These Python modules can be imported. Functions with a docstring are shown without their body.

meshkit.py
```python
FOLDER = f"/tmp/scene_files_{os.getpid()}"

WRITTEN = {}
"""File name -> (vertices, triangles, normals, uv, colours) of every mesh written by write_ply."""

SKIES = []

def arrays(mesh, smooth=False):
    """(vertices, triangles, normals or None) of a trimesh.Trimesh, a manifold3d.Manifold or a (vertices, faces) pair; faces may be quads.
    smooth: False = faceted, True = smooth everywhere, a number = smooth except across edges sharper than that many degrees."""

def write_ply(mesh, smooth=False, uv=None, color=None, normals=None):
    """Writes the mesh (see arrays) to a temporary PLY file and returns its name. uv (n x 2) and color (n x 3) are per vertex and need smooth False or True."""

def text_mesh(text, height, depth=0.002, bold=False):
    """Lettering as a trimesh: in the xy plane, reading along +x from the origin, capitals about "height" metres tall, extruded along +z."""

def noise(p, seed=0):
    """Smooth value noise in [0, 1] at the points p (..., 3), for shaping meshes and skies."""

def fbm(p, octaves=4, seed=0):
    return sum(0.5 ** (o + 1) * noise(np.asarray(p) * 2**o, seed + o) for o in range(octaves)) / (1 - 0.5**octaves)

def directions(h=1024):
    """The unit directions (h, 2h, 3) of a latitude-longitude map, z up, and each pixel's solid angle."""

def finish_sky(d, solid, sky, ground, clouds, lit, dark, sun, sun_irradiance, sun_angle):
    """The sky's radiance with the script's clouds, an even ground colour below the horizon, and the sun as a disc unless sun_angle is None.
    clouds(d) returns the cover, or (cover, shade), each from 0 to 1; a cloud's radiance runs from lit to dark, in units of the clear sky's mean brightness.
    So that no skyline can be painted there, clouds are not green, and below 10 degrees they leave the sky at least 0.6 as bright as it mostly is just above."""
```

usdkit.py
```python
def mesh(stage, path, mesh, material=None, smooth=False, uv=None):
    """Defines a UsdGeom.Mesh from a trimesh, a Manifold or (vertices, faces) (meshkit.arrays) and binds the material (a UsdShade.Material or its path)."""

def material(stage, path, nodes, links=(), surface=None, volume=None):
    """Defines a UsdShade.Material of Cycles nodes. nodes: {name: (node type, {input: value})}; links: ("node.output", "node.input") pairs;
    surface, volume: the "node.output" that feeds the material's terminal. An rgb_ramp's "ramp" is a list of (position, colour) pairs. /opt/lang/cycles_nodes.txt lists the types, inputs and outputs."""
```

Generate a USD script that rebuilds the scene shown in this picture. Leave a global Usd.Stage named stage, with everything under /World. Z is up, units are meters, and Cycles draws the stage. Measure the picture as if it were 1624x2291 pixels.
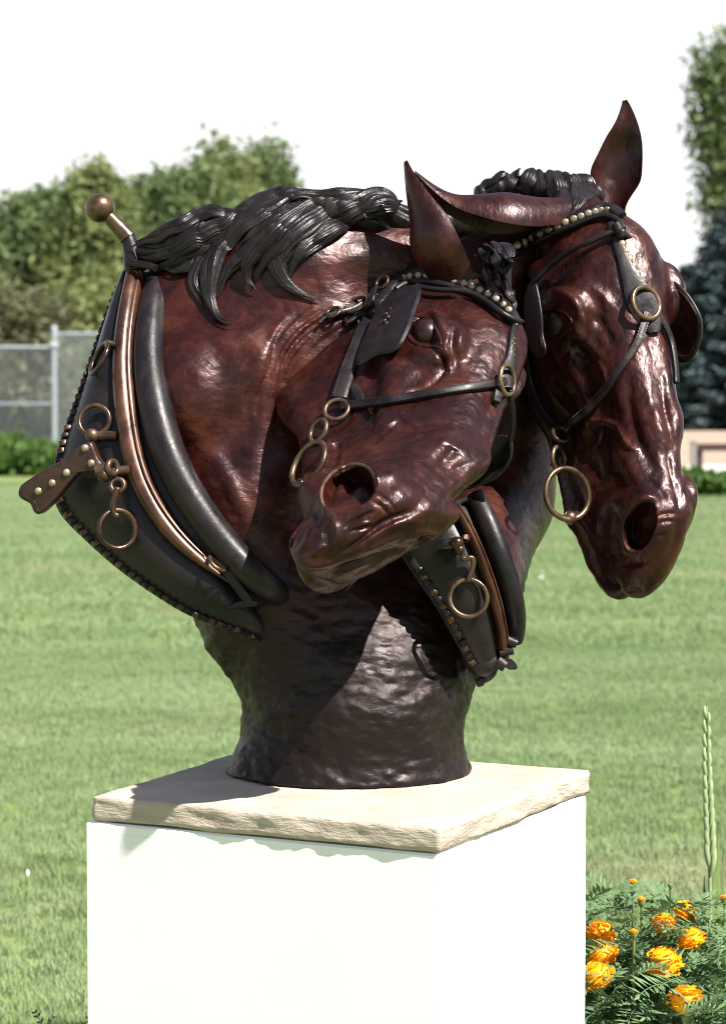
import math, numpy as np, trimesh, usdkit, meshkit
from pxr import Usd, UsdGeom, UsdLux, UsdShade, Gf, Sdf, Vt
from scipy.spatial import cKDTree
from scipy.spatial.transform import Rotation as Rot
from scipy.optimize import least_squares
from scipy.interpolate import RBFInterpolator
from scipy import sparse

rng = np.random.default_rng(7)
stage = Usd.Stage.CreateInMemory()
UsdGeom.SetStageUpAxis(stage, 'Z'); UsdGeom.SetStageMetersPerUnit(stage, 1.0)
UsdGeom.Xform.Define(stage, '/World'); UsdGeom.Scope.Define(stage, '/World/Looks')

# ---------------------------------------------------------------- camera, sky, sun, exposure
EXPOSURE = 1.35
F, U0, V0 = 5070.0, 812.0, 1145.5               # focal length and centre in units of a 1624 wide picture
PITCH = math.atan(0.0504)
EYE = np.array([0, 0, 1.65])
FWD = np.array([0, math.cos(PITCH), -math.sin(PITCH)]); UPV = np.array([0, math.sin(PITCH), math.cos(PITCH)])
cam = UsdGeom.Camera.Define(stage, '/World/camera')
cam.AddTranslateOp().Set(Gf.Vec3d(*EYE)); cam.AddRotateXOp().Set(90 - math.degrees(PITCH))
cam.CreateHorizontalApertureAttr(36.0); cam.CreateVerticalApertureAttr(36.0 * 1024 / 725)
cam.CreateFocalLengthAttr(36.0 * F / 1624); cam.CreateFStopAttr(9.0); cam.CreateFocusDistanceAttr(4.0)
cam.CreateClippingRangeAttr(Gf.Vec2f(0.1, 2000)); cam.CreateExposureAttr(EXPOSURE)

SUN = np.array([0.475, -0.425, 0.775]); SUN = SUN / np.linalg.norm(SUN)
sun = UsdLux.DistantLight.Define(stage, '/World/sun')
sun.CreateIntensityAttr(1.25); sun.CreateAngleAttr(0.5); sun.CreateNormalizeAttr(True); sun.CreateColorAttr(Gf.Vec3f(1, 0.955, 0.89))
sun.AddRotateZOp().Set(math.degrees(math.atan2(SUN[1], SUN[0])) + 90); sun.AddRotateXOp().Set(math.degrees(math.acos(SUN[2])))
dome = UsdLux.DomeLight.Define(stage, '/World/sky')
dome.GetPrim().SetCustomDataByKey('kind', 'structure')
sky_mat = usdkit.material(stage, '/World/Looks/sky_air', {
    'tc': ('texture_coordinate', {}), 'map': ('mapping', {'scale': (1.6, 1.6, 4.0)}), 'sep': ('separate_xyz', {}),
    'haze': ('map_range', {'from_min': 0.16, 'from_max': 0.34, 'to_min': 1.0, 'to_max': 0.0, 'clamp': True}),
    'n': ('noise_texture', {'scale': 1.7, 'detail': 6.0, 'roughness': 0.55}),
    'cover': ('map_range', {'from_min': 0.44, 'from_max': 0.70, 'to_min': 0.03, 'to_max': 0.7, 'clamp': True}),
    'sky': ('sky_texture', {'sky_type': 'single_scattering', 'sun_disc': False, 'sun_elevation': math.asin(SUN[2]), 'sun_rotation': math.atan2(SUN[0], SUN[1]), 'aerosol_density': 0.8}),
    'mixc': ('mix_color', {'use_clamp': False, 'b': (7.0, 7.1, 7.3)}), 'mixh': ('mix_color', {'use_clamp': False, 'b': (9.3, 9.35, 9.5)}),
    'bg': ('background_shader', {'strength': 0.05})},
    [('tc.generated', 'map.vector'), ('map.vector', 'n.vector'), ('n.fac', 'cover.value'), ('tc.generated', 'sep.vector'), ('sep.z', 'haze.value'), ('cover.result', 'mixc.fac'), ('sky.color', 'mixc.a'),
     ('mixc.result', 'mixh.a'), ('haze.result', 'mixh.fac'), ('mixh.result', 'bg.color')], surface='bg.background')
UsdShade.MaterialBindingAPI.Apply(dome.GetPrim()).Bind(sky_mat)


def P(u, v, Y):
    """The point seen at (u, v) in the photograph that lies Y metres north of the camera."""
    d = FWD + np.array([1, 0, 0]) * (u - U0) / F + UPV * (V0 - v) / F
    return EYE + d * (Y / d[1])


def proj(X):
    X = np.asarray(X, float) - EYE
    z = X @ FWD
    return np.stack([U0 + F * X[..., 0] / z, V0 - F * (X @ UPV) / z], -1)


# ---------------------------------------------------------------- scene helpers
COUNT = {}


def numbered(path):
    n = COUNT.get(path, 0); COUNT[path] = n + 1
    return path if n == 0 else f'{path}_{n:03d}'


def tag(prim, label=None, category=None, group=None, kind=None):
    p = prim.GetPrim() if hasattr(prim, 'GetPrim') else prim
    for k, x in (('label', label), ('category', category), ('group', group), ('kind', kind)):
        if x: p.SetCustomDataByKey(k, x)
    return prim


ORIGIN = {}


def thing(name, loc, label, category, group=None):
    path = numbered('/World/' + name)
    x = UsdGeom.Xform.Define(stage, path); x.AddTranslateOp().Set(Gf.Vec3d(*map(float, loc)))
    ORIGIN[path] = np.asarray(loc, float)
    tag(x, label, category, group)
    return path


def obj(name, mesh, mat, parent=None, smooth=30, **data):
    """One mesh given in world coordinates, under parent (a path) or at top level."""
    path = numbered((parent or '/World') + '/' + name)
    o = ORIGIN.get(parent, np.zeros(3)); ORIGIN[path] = o
    v, f, n = meshkit.arrays(mesh, smooth)
    m = usdkit.mesh(stage, path, (v - o, f), MATS[mat], smooth=False)
    if n is not None:
        m.CreateNormalsAttr(Vt.Vec3fArray.FromNumpy(n.astype(np.float32))); m.SetNormalsInterpolation('vertex')
    tag(m, **data)
    return path


def copy_of(src, loc, rotz=0, scale=1.0, label=None, **data):
    path = numbered(src.rstrip('0123456789').rstrip('_'))
    x = UsdGeom.Xform.Define(stage, path)
    x.GetPrim().GetReferences().AddInternalReference(src); x.GetPrim().SetInstanceable(True)
    x.ClearXformOpOrder()
    x.AddTranslateOp(opSuffix='c').Set(Gf.Vec3d(*map(float, loc))); x.AddRotateZOp(opSuffix='c').Set(float(rotz)); x.AddScaleOp(opSuffix='c').Set(Gf.Vec3f(*np.broadcast_to(scale, 3).astype(float)))
    tag(x, label, **data)
    return path


# ---------------------------------------------------------------- materials
MATS = {}


def plain(name, color, rough=0.5, metallic=0.0, var=0.25, scale=20.0, bump=0.0, bscale=60.0, spec=0.5, coat=0.0, stretch=(1, 1, 1), second=None, coord='position', bdist=0.004, detail=5.0, lo=0.3, hi=0.7):
    c = np.array(color); second = np.array(second) if second is not None else c * (1 - var)
    nodes = {'g': ('geometry', {}), 'map': ('mapping', {'scale': stretch}), 'n': ('noise_texture', {'scale': scale, 'detail': detail, 'roughness': 0.6}),
             'r': ('rgb_ramp', {'ramp': [(lo, tuple(second)), (hi, tuple(c))]}),
             'p': ('principled_bsdf', {'roughness': rough, 'metallic': metallic, 'specular_ior_level': spec, 'coat_weight': coat, 'coat_roughness': 0.12})}
    links = [('g.position', 'map.vector'), ('map.vector', 'n.vector'), ('n.fac', 'r.fac'), ('r.color', 'p.base_color')]
    if bump:
        nodes['bn'] = ('noise_texture', {'scale': bscale, 'detail': 4.0, 'roughness': 0.6}); nodes['b'] = ('bump', {'strength': bump, 'distance': bdist})
        links += [('map.vector', 'bn.vector'), ('bn.fac', 'b.height'), ('b.normal', 'p.normal')]
    MATS[name] = usdkit.material(stage, '/World/Looks/' + name, nodes, links, surface='p.BSDF')


def bronze(name, dark, mid, hot, rough=0.3, metallic=0.35, bump=0.35, bscale=70, spec=0.45, stretch=(1, 1, 1), scale=7.0, bdist=0.004, coat=0.06, rvar=0.12, low=None, tint=(1, 1, 1)):
    nodes = {'g': ('geometry', {}), 'map': ('mapping', {'scale': stretch}), 'n': ('noise_texture', {'scale': scale, 'detail': 6.0, 'roughness': 0.62}),
             'n2': ('noise_texture', {'scale': 26.0, 'detail': 4.0, 'roughness': 0.6, 'distortion': 0.6}),
             'm': ('math', {'math_type': 'multiply_add', 'value2': 0.45}), 'half': ('math', {'math_type': 'multiply', 'value2': 0.6}),
             'r': ('rgb_ramp', {'ramp': [(0.34, dark), (0.52, mid), (0.72, hot)]}),
             'rr': ('map_range', {'from_min': 0.3, 'from_max': 0.7, 'to_min': rough - rvar, 'to_max': rough + rvar, 'clamp': True}),
             'bn': ('noise_texture', {'scale': bscale, 'detail': 3.0, 'roughness': 0.55, 'distortion': 0.4}),
             'b': ('bump', {'strength': bump, 'distance': bdist}),
             'p': ('principled_bsdf', {'metallic': metallic, 'specular_tint': tint, 'specular_ior_level': spec, 'coat_weight': coat, 'coat_roughness': 0.15})}
    links = [('g.position', 'map.vector'), ('g.position', 'n.vector'), ('g.position', 'n2.vector'), ('n.fac', 'half.value1'), ('n2.fac', 'm.value1'), ('half.value', 'm.value3'), ('m.value', 'r.fac'),
             ('r.color', 'p.base_color'), ('n2.fac', 'rr.value'), ('rr.result', 'p.roughness'), ('map.vector', 'bn.vector'), ('bn.fac', 'b.height'), ('b.normal', 'p.normal')]
    if low:      # a darker, rougher tone blended in towards the foot of the casting
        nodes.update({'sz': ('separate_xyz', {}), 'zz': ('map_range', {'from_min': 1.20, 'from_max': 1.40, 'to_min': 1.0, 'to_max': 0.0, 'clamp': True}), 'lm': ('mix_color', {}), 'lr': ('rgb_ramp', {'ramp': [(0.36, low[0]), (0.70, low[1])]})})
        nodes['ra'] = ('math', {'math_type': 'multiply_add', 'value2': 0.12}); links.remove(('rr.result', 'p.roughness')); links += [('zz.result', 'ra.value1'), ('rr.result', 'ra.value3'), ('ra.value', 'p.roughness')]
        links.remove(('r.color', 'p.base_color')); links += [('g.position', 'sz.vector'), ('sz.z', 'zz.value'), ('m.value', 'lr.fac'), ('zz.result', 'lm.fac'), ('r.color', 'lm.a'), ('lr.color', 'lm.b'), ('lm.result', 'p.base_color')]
    MATS[name] = usdkit.material(stage, '/World/Looks/' + name, nodes, links, surface='p.BSDF')


bronze('bronze_brown', (0.0050, 0.0017, 0.0018), (0.0185, 0.0037, 0.0030), (0.052, 0.0115, 0.0048), rough=0.35, metallic=0.18, bump=0.30, bscale=110, stretch=(1, 1, 0.45), spec=0.38, scale=9, rvar=0.09, coat=0.0, tint=(1, 0.86, 0.86))
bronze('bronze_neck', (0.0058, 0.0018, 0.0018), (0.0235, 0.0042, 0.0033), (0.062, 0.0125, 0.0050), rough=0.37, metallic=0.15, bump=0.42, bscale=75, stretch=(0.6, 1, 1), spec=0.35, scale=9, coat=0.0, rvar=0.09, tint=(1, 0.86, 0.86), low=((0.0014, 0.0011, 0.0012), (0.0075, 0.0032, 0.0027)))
bronze('bronze_leather', (0.0040, 0.0034, 0.0048), (0.0085, 0.0064, 0.0078), (0.019, 0.0125, 0.0110), rough=0.40, metallic=0.05, bump=0.18, bscale=110, bdist=0.003, spec=0.28, coat=0.0)
bronze('bronze_mane', (0.0040, 0.0030, 0.0040), (0.0085, 0.0060, 0.0070), (0.024, 0.016, 0.014), rough=0.38, metallic=0.1, bump=0.3, bscale=150, bdist=0.003, spec=0.3, coat=0.0)
bronze('bronze_tan', (0.014, 0.006, 0.004), (0.048, 0.018, 0.009), (0.10, 0.042, 0.019), rough=0.34, metallic=0.3, bump=0.12, bscale=60, stretch=(1, 1, 0.2))
bronze('bronze_eye', (0.004, 0.002, 0.002), (0.010, 0.004, 0.0035), (0.022, 0.008, 0.006), rough=0.30, metallic=0.1, bump=0.05, bscale=120, spec=0.32, coat=0.0)
bronze('bronze_rim', (0.03, 0.012, 0.008), (0.09, 0.045, 0.028), (0.18, 0.11, 0.07), rough=0.35, metallic=0.4, bump=0.2, bscale=120)
bronze('bronze_tug', (0.011, 0.006, 0.005), (0.026, 0.011, 0.007), (0.050, 0.022, 0.013), rough=0.4, metallic=0.25, bump=0.2, bscale=120)
bronze('brass', (0.042, 0.024, 0.015), (0.105, 0.066, 0.040), (0.25, 0.17, 0.105), rough=0.34, metallic=0.75, bump=0.1, bscale=120)
bronze('brass_dark', (0.020, 0.012, 0.009), (0.060, 0.034, 0.022), (0.16, 0.10, 0.06), rough=0.35, metallic=0.65, bump=0.1, bscale=120)
bronze('stud_brass', (0.14, 0.105, 0.065), (0.23, 0.18, 0.12), (0.36, 0.29, 0.20), rough=0.42, metallic=0.5, bump=0.1, bscale=120)
plain('white_paint', (0.86, 0.86, 0.86), rough=0.45, var=0.03, scale=6)
plain('limestone', (0.46, 0.39, 0.325), second=(0.33, 0.275, 0.225), rough=0.85, scale=9, stretch=(1, 1, 4), bump=0.6, bscale=55, bdist=0.006, spec=0.2)
plain('galvanised', (0.42, 0.45, 0.48), rough=0.45, metallic=0.3, var=0.2)
plain('bark', (0.10, 0.075, 0.05), rough=0.9, var=0.5, scale=8, bump=0.5, bscale=20, bdist=0.03)
plain('rail_brown', (0.045, 0.022, 0.018), rough=0.7, var=0.3)
plain('post_grey', (0.25, 0.24, 0.23), rough=0.8, var=0.2)
plain('dirt', (0.36, 0.26, 0.20), rough=0.95, var=0.18, scale=0.8, spec=0.1)
plain('chalk', (0.70, 0.70, 0.68), rough=0.9, var=0.1)


def leafy(name, c1, c2, scale=3.0, trans=0.35, rough=0.55, sat=None):
    nodes = {'g': ('geometry', {}), 'n': ('noise_texture', {'scale': scale, 'detail': 3.0}), 'wn': ('math', {'math_type': 'multiply_add', 'value2': 0.35}), 'half': ('math', {'math_type': 'multiply', 'value2': 0.65}),
             'r': ('rgb_ramp', {'ramp': [(0.25, c1), (0.75, c2)]}), 'p': ('principled_bsdf', {'roughness': rough, 'specular_ior_level': 0.3}), 't': ('translucent_bsdf', {}), 'mx': ('mix_closure', {'fac': trans})}
    links = [('g.position', 'n.vector'), ('g.random_per_island', 'wn.value1'), ('n.fac', 'half.value1'), ('half.value', 'wn.value3'), ('wn.value', 'r.fac'), ('r.color', 'p.base_color'), ('r.color', 't.color'), ('p.BSDF', 'mx.closure1'), ('t.BSDF', 'mx.closure2')]
    MATS[name] = usdkit.material(stage, '/World/Looks/' + name, nodes, links, surface='mx.closure')


leafy('leaf_mid', (0.10, 0.145, 0.055), (0.29, 0.34, 0.145), scale=0.5)
leafy('leaf_yellow', (0.13, 0.165, 0.055), (0.38, 0.40, 0.16), scale=0.5)
leafy('leaf_deep', (0.05, 0.085, 0.035), (0.14, 0.20, 0.085), scale=0.5)
leafy('leaf_hedge', (0.02, 0.035, 0.015), (0.075, 0.11, 0.035), scale=0.5)
leafy('leaf_dry', (0.11, 0.11, 0.055), (0.25, 0.24, 0.12), scale=0.4)
leafy('needle_blue', (0.03, 0.055, 0.055), (0.16, 0.23, 0.25), scale=0.8, trans=0.1)
leafy('needle_dark', (0.012, 0.022, 0.018), (0.03, 0.05, 0.035), scale=0.8, trans=0.1)
leafy('weed', (0.06, 0.12, 0.02), (0.14, 0.24, 0.045), scale=1.0)
leafy('marigold_leaf', (0.10, 0.175, 0.075), (0.24, 0.35, 0.165), scale=12, trans=0.25)
leafy('petal', (0.85, 0.36, 0.004), (0.95, 0.56, 0.014), scale=25, trans=0.25)
leafy('bud_green', (0.14, 0.20, 0.06), (0.24, 0.30, 0.12), scale=25, trans=0.2)
leafy('gladiolus_green', (0.30, 0.38, 0.19), (0.52, 0.58, 0.36), scale=25, trans=0.25)
# grass: tone drifts over the lawn in long mown bands, and from blade to blade
MATS['grass'] = usdkit.material(stage, '/World/Looks/grass', {
    'g': ('geometry', {}), 'map': ('mapping', {'scale': (0.30, 1.1, 0.0), 'rotation': (0, 0, 0.25)}), 'n': ('noise_texture', {'scale': 1.0, 'detail': 4.0, 'roughness': 0.6}),
    'n2': ('noise_texture', {'scale': 5.0, 'detail': 3.0}), 'a': ('math', {'math_type': 'multiply', 'value2': 0.58}), 'b': ('math', {'math_type': 'multiply_add', 'value2': 0.20}), 'c': ('math', {'math_type': 'multiply_add', 'value2': 0.12}),
    'pm': ('mapping', {'scale': (0.55, 0.95, 0.0), 'location': (7.7, 2.9, 0.0)}), 'pn': ('noise_texture', {'scale': 0.55, 'detail': 5.0, 'roughness': 0.62}), 'pr': ('map_range', {'from_min': 0.56, 'from_max': 0.70, 'to_min': 0.0, 'to_max': 0.5, 'clamp': True}), 'pc': ('mix_color', {'b': (0.37, 0.33, 0.215)}),
    'r': ('rgb_ramp', {'ramp': [(0.30, (0.185, 0.260, 0.115)), (0.5, (0.275, 0.350, 0.185)), (0.70, (0.39, 0.430, 0.285))]}),
    'p': ('principled_bsdf', {'roughness': 0.75, 'specular_ior_level': 0.12}), 't': ('translucent_bsdf', {}), 'mx': ('mix_closure', {'fac': 0.3})},
    [('g.position', 'map.vector'), ('map.vector', 'n.vector'), ('g.position', 'n2.vector'), ('n.fac', 'a.value1'), ('n2.fac', 'b.value1'), ('a.value', 'b.value3'), ('g.random_per_island', 'c.value1'), ('b.value', 'c.value3'), ('c.value', 'r.fac'),
     ('g.position', 'pm.vector'), ('pm.vector', 'pn.vector'), ('pn.fac', 'pr.value'), ('pr.result', 'pc.fac'), ('r.color', 'pc.a'), ('pc.result', 'p.base_color'), ('pc.result', 't.color'), ('p.BSDF', 'mx.closure1'), ('t.BSDF', 'mx.closure2')], surface='mx.closure')
MATS['lawn_soil'] = usdkit.material(stage, '/World/Looks/lawn_soil', {
    'g': ('geometry', {}), 'map': ('mapping', {'scale': (0.30, 1.1, 0.0), 'rotation': (0, 0, 0.25)}), 'n': ('noise_texture', {'scale': 1.0, 'detail': 5.0, 'roughness': 0.65}),
    'n2': ('noise_texture', {'scale': 30.0, 'detail': 4.0}), 'a': ('math', {'math_type': 'multiply', 'value2': 0.55}), 'b': ('math', {'math_type': 'multiply_add', 'value2': 0.45}),
    'pm': ('mapping', {'scale': (0.55, 0.95, 0.0), 'location': (7.7, 2.9, 0.0)}), 'pn': ('noise_texture', {'scale': 0.55, 'detail': 5.0, 'roughness': 0.62}), 'pr': ('map_range', {'from_min': 0.56, 'from_max': 0.70, 'to_min': 0.0, 'to_max': 0.5, 'clamp': True}), 'pc': ('mix_color', {'b': (0.37, 0.33, 0.215)}),
    'r': ('rgb_ramp', {'ramp': [(0.30, (0.095, 0.140, 0.036)), (0.5, (0.135, 0.185, 0.060)), (0.72, (0.21, 0.225, 0.110))]}),
    'p': ('principled_bsdf', {'roughness': 0.9, 'specular_ior_level': 0.1})},
    [('g.position', 'map.vector'), ('map.vector', 'n.vector'), ('g.position', 'n2.vector'), ('n.fac', 'a.value1'), ('n2.fac', 'b.value1'), ('a.value', 'b.value3'), ('b.value', 'r.fac'), ('g.position', 'pm.vector'), ('pm.vector', 'pn.vector'), ('pn.fac', 'pr.value'), ('pr.result', 'pc.fac'), ('r.color', 'pc.a'), ('pc.result', 'p.base_color')], surface='p.BSDF')
# ---------------------------------------------------------------- the setting
def sheet(pts, z):
    return trimesh.Trimesh([(x, y, z) for x, y in pts], [[0, 1, 2], [0, 2, 3]], process=False)


obj('lawn', sheet([(-400, -60), (400, -60), (400, 900), (-400, 900)], 0.0), 'lawn_soil', smooth=False, kind='structure')
obj('dirt_track', sheet([(6.2, 41), (60, 41), (60, 118), (6.2, 118)], 0.004), 'dirt', smooth=False, kind='structure')


def make_tuft(seed, size, blades, hmin, hmax, wid):
    r = np.random.default_rng(seed); vs, fs = [], []
    for i in range(blades):
        x, y = r.uniform(-size / 2, size / 2, 2); a = r.uniform(0, 2 * math.pi); h = r.uniform(hmin, hmax); lean = r.uniform(0.1, 0.9) * h
        w = wid * r.uniform(0.7, 1.3); d = np.array([math.cos(a), math.sin(a), 0]); s = np.array([-d[1], d[0], 0]) * w / 2
        b = np.array([x, y, 0]); m = b + d * lean * 0.35 + [0, 0, h * 0.6]; t = b + d * lean + [0, 0, h]
        n = len(vs); vs += [b - s, b + s, m + s * 0.8, m - s * 0.8, t]; fs += [[n, n + 1, n + 2], [n, n + 2, n + 3], [n + 3, n + 2, n + 4]]
    return np.array(vs), np.array(fs)


def scatter_grass():
    pi = UsdGeom.PointInstancer.Define(stage, '/World/lawn_grass')
    tag(pi, 'short mown green lawn grass all round the pedestal', 'grass', kind='stuff')
    protos = []
    for k in range(6):
        near = k < 3
        v, f = make_tuft(100 + k, 0.12 if near else 0.30, 90 if near else 110, 0.014 if near else 0.025, 0.036 if near else 0.05, 0.0028 if near else 0.006)
        p = f'/World/lawn_grass/grass_tuft' + (f'_{k:03d}' if k else '')
        usdkit.mesh(stage, p, (v, f), MATS['grass']); protos.append(Sdf.Path(p))
    pi.CreatePrototypesRel().SetTargets(protos)
    pts, idx, rot, sc = [], [], [], []
    for y0, y1, step, ks in ((3.2, 15, 0.085, (0, 1, 2)), (15, 44, 0.21, (3, 4, 5))):
        y = y0
        while y < y1:
            hw = 0.23 * y + 1.0
            xs = np.arange(-hw, hw, step); n = len(xs)
            pts.append(np.c_[xs + rng.uniform(-step / 2, step / 2, n), y + rng.uniform(-step / 2, step / 2, n), np.zeros(n)])
            idx.append(rng.choice(ks, n)); a = rng.uniform(0, 2 * math.pi, n)
            rot.append(np.c_[np.cos(a / 2), np.zeros(n), np.zeros(n), np.sin(a / 2)]); sc.append(rng.uniform(0.75, 1.25, n)); y += step
    pts, idx, rot, sc = map(np.concatenate, (pts, idx, rot, sc))
    keep = ~((np.abs(pts[:, 0]) < 0.42) & (pts[:, 1] > 3.68) & (pts[:, 1] < 4.5)) & ~((pts[:, 0] > 6.0) & (pts[:, 1] > 41))
    pts, idx, rot, sc = pts[keep], idx[keep], rot[keep], sc[keep]
    pi.CreatePositionsAttr(Vt.Vec3fArray.FromNumpy(pts.astype(np.float32))); pi.CreateProtoIndicesAttr(Vt.IntArray.FromNumpy(idx.astype(np.int32)))
    pi.CreateOrientationsAttr(Vt.QuathArray([Gf.Quath(float(q[0]), 0, 0, float(q[3])) for q in rot]))
    pi.CreateScalesAttr(Vt.Vec3fArray.FromNumpy(np.repeat(sc[:, None], 3, 1).astype(np.float32)))


scatter_grass()


def rodmesh(a, b, r0, r1=None, sides=8):
    a, b = np.asarray(a, float), np.asarray(b, float); r1 = r0 if r1 is None else r1
    t = (b - a) / np.linalg.norm(b - a); n = np.cross(t, [0, 0, 1] if abs(t[2]) < 0.9 else [1, 0, 0]); n /= np.linalg.norm(n); m = np.cross(t, n)
    ang = np.arange(sides) * 2 * math.pi / sides; ring = np.cos(ang)[:, None] * n + np.sin(ang)[:, None] * m
    v = np.vstack([a + ring * r0, b + ring * r1, [a], [b]]); i = np.arange(sides); j = (i + 1) % sides
    f = np.vstack([np.c_[i, j, j + sides], np.c_[i, j + sides, i + sides], np.c_[j, i, np.full(sides, 2 * sides)], np.c_[i + sides, j + sides, np.full(sides, 2 * sides + 1)]])
    return trimesh.Trimesh(v, f[:, ::-1] if False else f, process=False)


cat = trimesh.util.concatenate


def leaves(centres, spread, n_each, size, r, flat=0.0, up=0.0):
    c = np.repeat(centres, n_each, 0); n = len(c)
    c = c + r.normal(0, 1, (n, 3)) * np.broadcast_to(spread, (3,))
    nrm = r.normal(0, 1, (n, 3)); nrm[:, 2] += up; nrm /= np.linalg.norm(nrm, axis=1, keepdims=True)
    t = np.cross(nrm, r.normal(0, 1, (n, 3))); t /= np.linalg.norm(t, axis=1, keepdims=True) + 1e-9; b = np.cross(nrm, t)
    s = (size * r.uniform(0.6, 1.4, n))[:, None]
    v = np.stack([c - t * s, c + b * s * 0.45 + nrm * s * 0.1, c + t * s, c - b * s * 0.45 + nrm * s * 0.1], 1).reshape(-1, 3)
    k = np.arange(n)[:, None] * 4
    return trimesh.Trimesh(v, np.vstack([k + [0, 1, 2], k + [0, 2, 3]]), process=False)


def blob_points(blobs, n, r, inner=0.55):
    """Clump centres through the outer volume of a set of ellipsoids (centre, radii)."""
    w = np.array([np.prod(b[1]) ** (2 / 3) for b in blobs]); which = r.choice(len(blobs), n, p=w / w.sum())
    d = r.normal(0, 1, (n, 3)); d /= np.linalg.norm(d, axis=1, keepdims=True)
    c = np.array([b[0] for b in blobs])[which]; rad = np.array([np.broadcast_to(b[1], 3) for b in blobs])[which]
    lump = 0.52 + 0.92 * meshkit.noise(c * 0.3 + d * 3.1, 5)[:, None]
    return c + d * rad * lump * (r.uniform(inner, 1, n) ** 0.5)[:, None]


def tree(name, base, blobs, trunk_r, clumps, per, leaf, mat, label, category='tree', seed=0, group=None, spread=0.28, up=0.0):
    r = np.random.default_rng(seed); base = np.asarray(base, float)
    t = thing(name, base, label, category, group)
    top = np.mean([b[0] for b in blobs], axis=0); parts = [rodmesh(base, base * 0.5 + top * 0.5, trunk_r, trunk_r * 0.75), rodmesh(base * 0.5 + top * 0.5, top, trunk_r * 0.75, trunk_r * 0.3)]
    for b in blobs:
        for q in range(3):
            e = np.asarray(b[0]) + r.normal(0, 0.4, 3) * np.broadcast_to(b[1], 3); parts.append(rodmesh(base * 0.5 + top * 0.5 + r.normal(0, .1, 3), e, trunk_r * 0.4, trunk_r * 0.08, 6))
    obj('trunk', cat(parts), 'bark', t, smooth=40)
    obj('crown', leaves(blob_points(blobs, clumps, r), spread, per, leaf, r, up=up), mat, t, smooth=False)
    return t


def B(u, v, Y, ru, rv=None, ry=None):
    k = Y / F; return (P(u, v, Y), np.array([ru * k, (ry or ru) * k, (rv or ru) * k]))


def G(u, Y): p = P(u, 900, Y); return (p[0], Y, 0)


tr = 'trees and bushes behind the chain link fence'
tree('leafy_tree', G(90, 78), [B(60, 560, 78, 110, 90), B(110, 500, 78, 70, 60), B(30, 640, 77, 90, 90), B(130, 650, 77, 80, 80)], 0.22, 900, 26, 0.16, 'leaf_mid', 'rounded green tree at the far left, its crown sloping down to the picture edge', seed=1, group=tr)
tree('leafy_tree', G(215, 74), [B(213, 420, 74, 34, 45), B(215, 500, 74, 70, 80), B(190, 600, 74, 80, 90), B(240, 640, 74, 80, 90)], 0.2, 1000, 26, 0.15, 'leaf_yellow', 'yellow green tree with a pointed top behind the brass ball of the collar', seed=2, group=tr)
tree('leafy_tree', G(380, 80), [B(380, 470, 80, 70, 70), B(330, 500, 80, 70, 90), B(400, 570, 80, 110, 100), B(300, 600, 80, 80, 100), B(440, 440, 80, 55, 50)], 0.25, 1200, 26, 0.16, 'leaf_mid', 'broad green tree with a rounded crown to the right of the brass ball', seed=3, group=tr)
tree('leafy_tree', G(495, 84), [B(490, 380, 84, 40, 50), B(500, 460, 84, 60, 60), B(470, 540, 84, 80, 90)], 0.16, 420, 20, 0.17, 'leaf_yellow', 'thin pale tree with an airy top just above the left end of the mane', seed=4, group=tr, spread=0.4)
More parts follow.
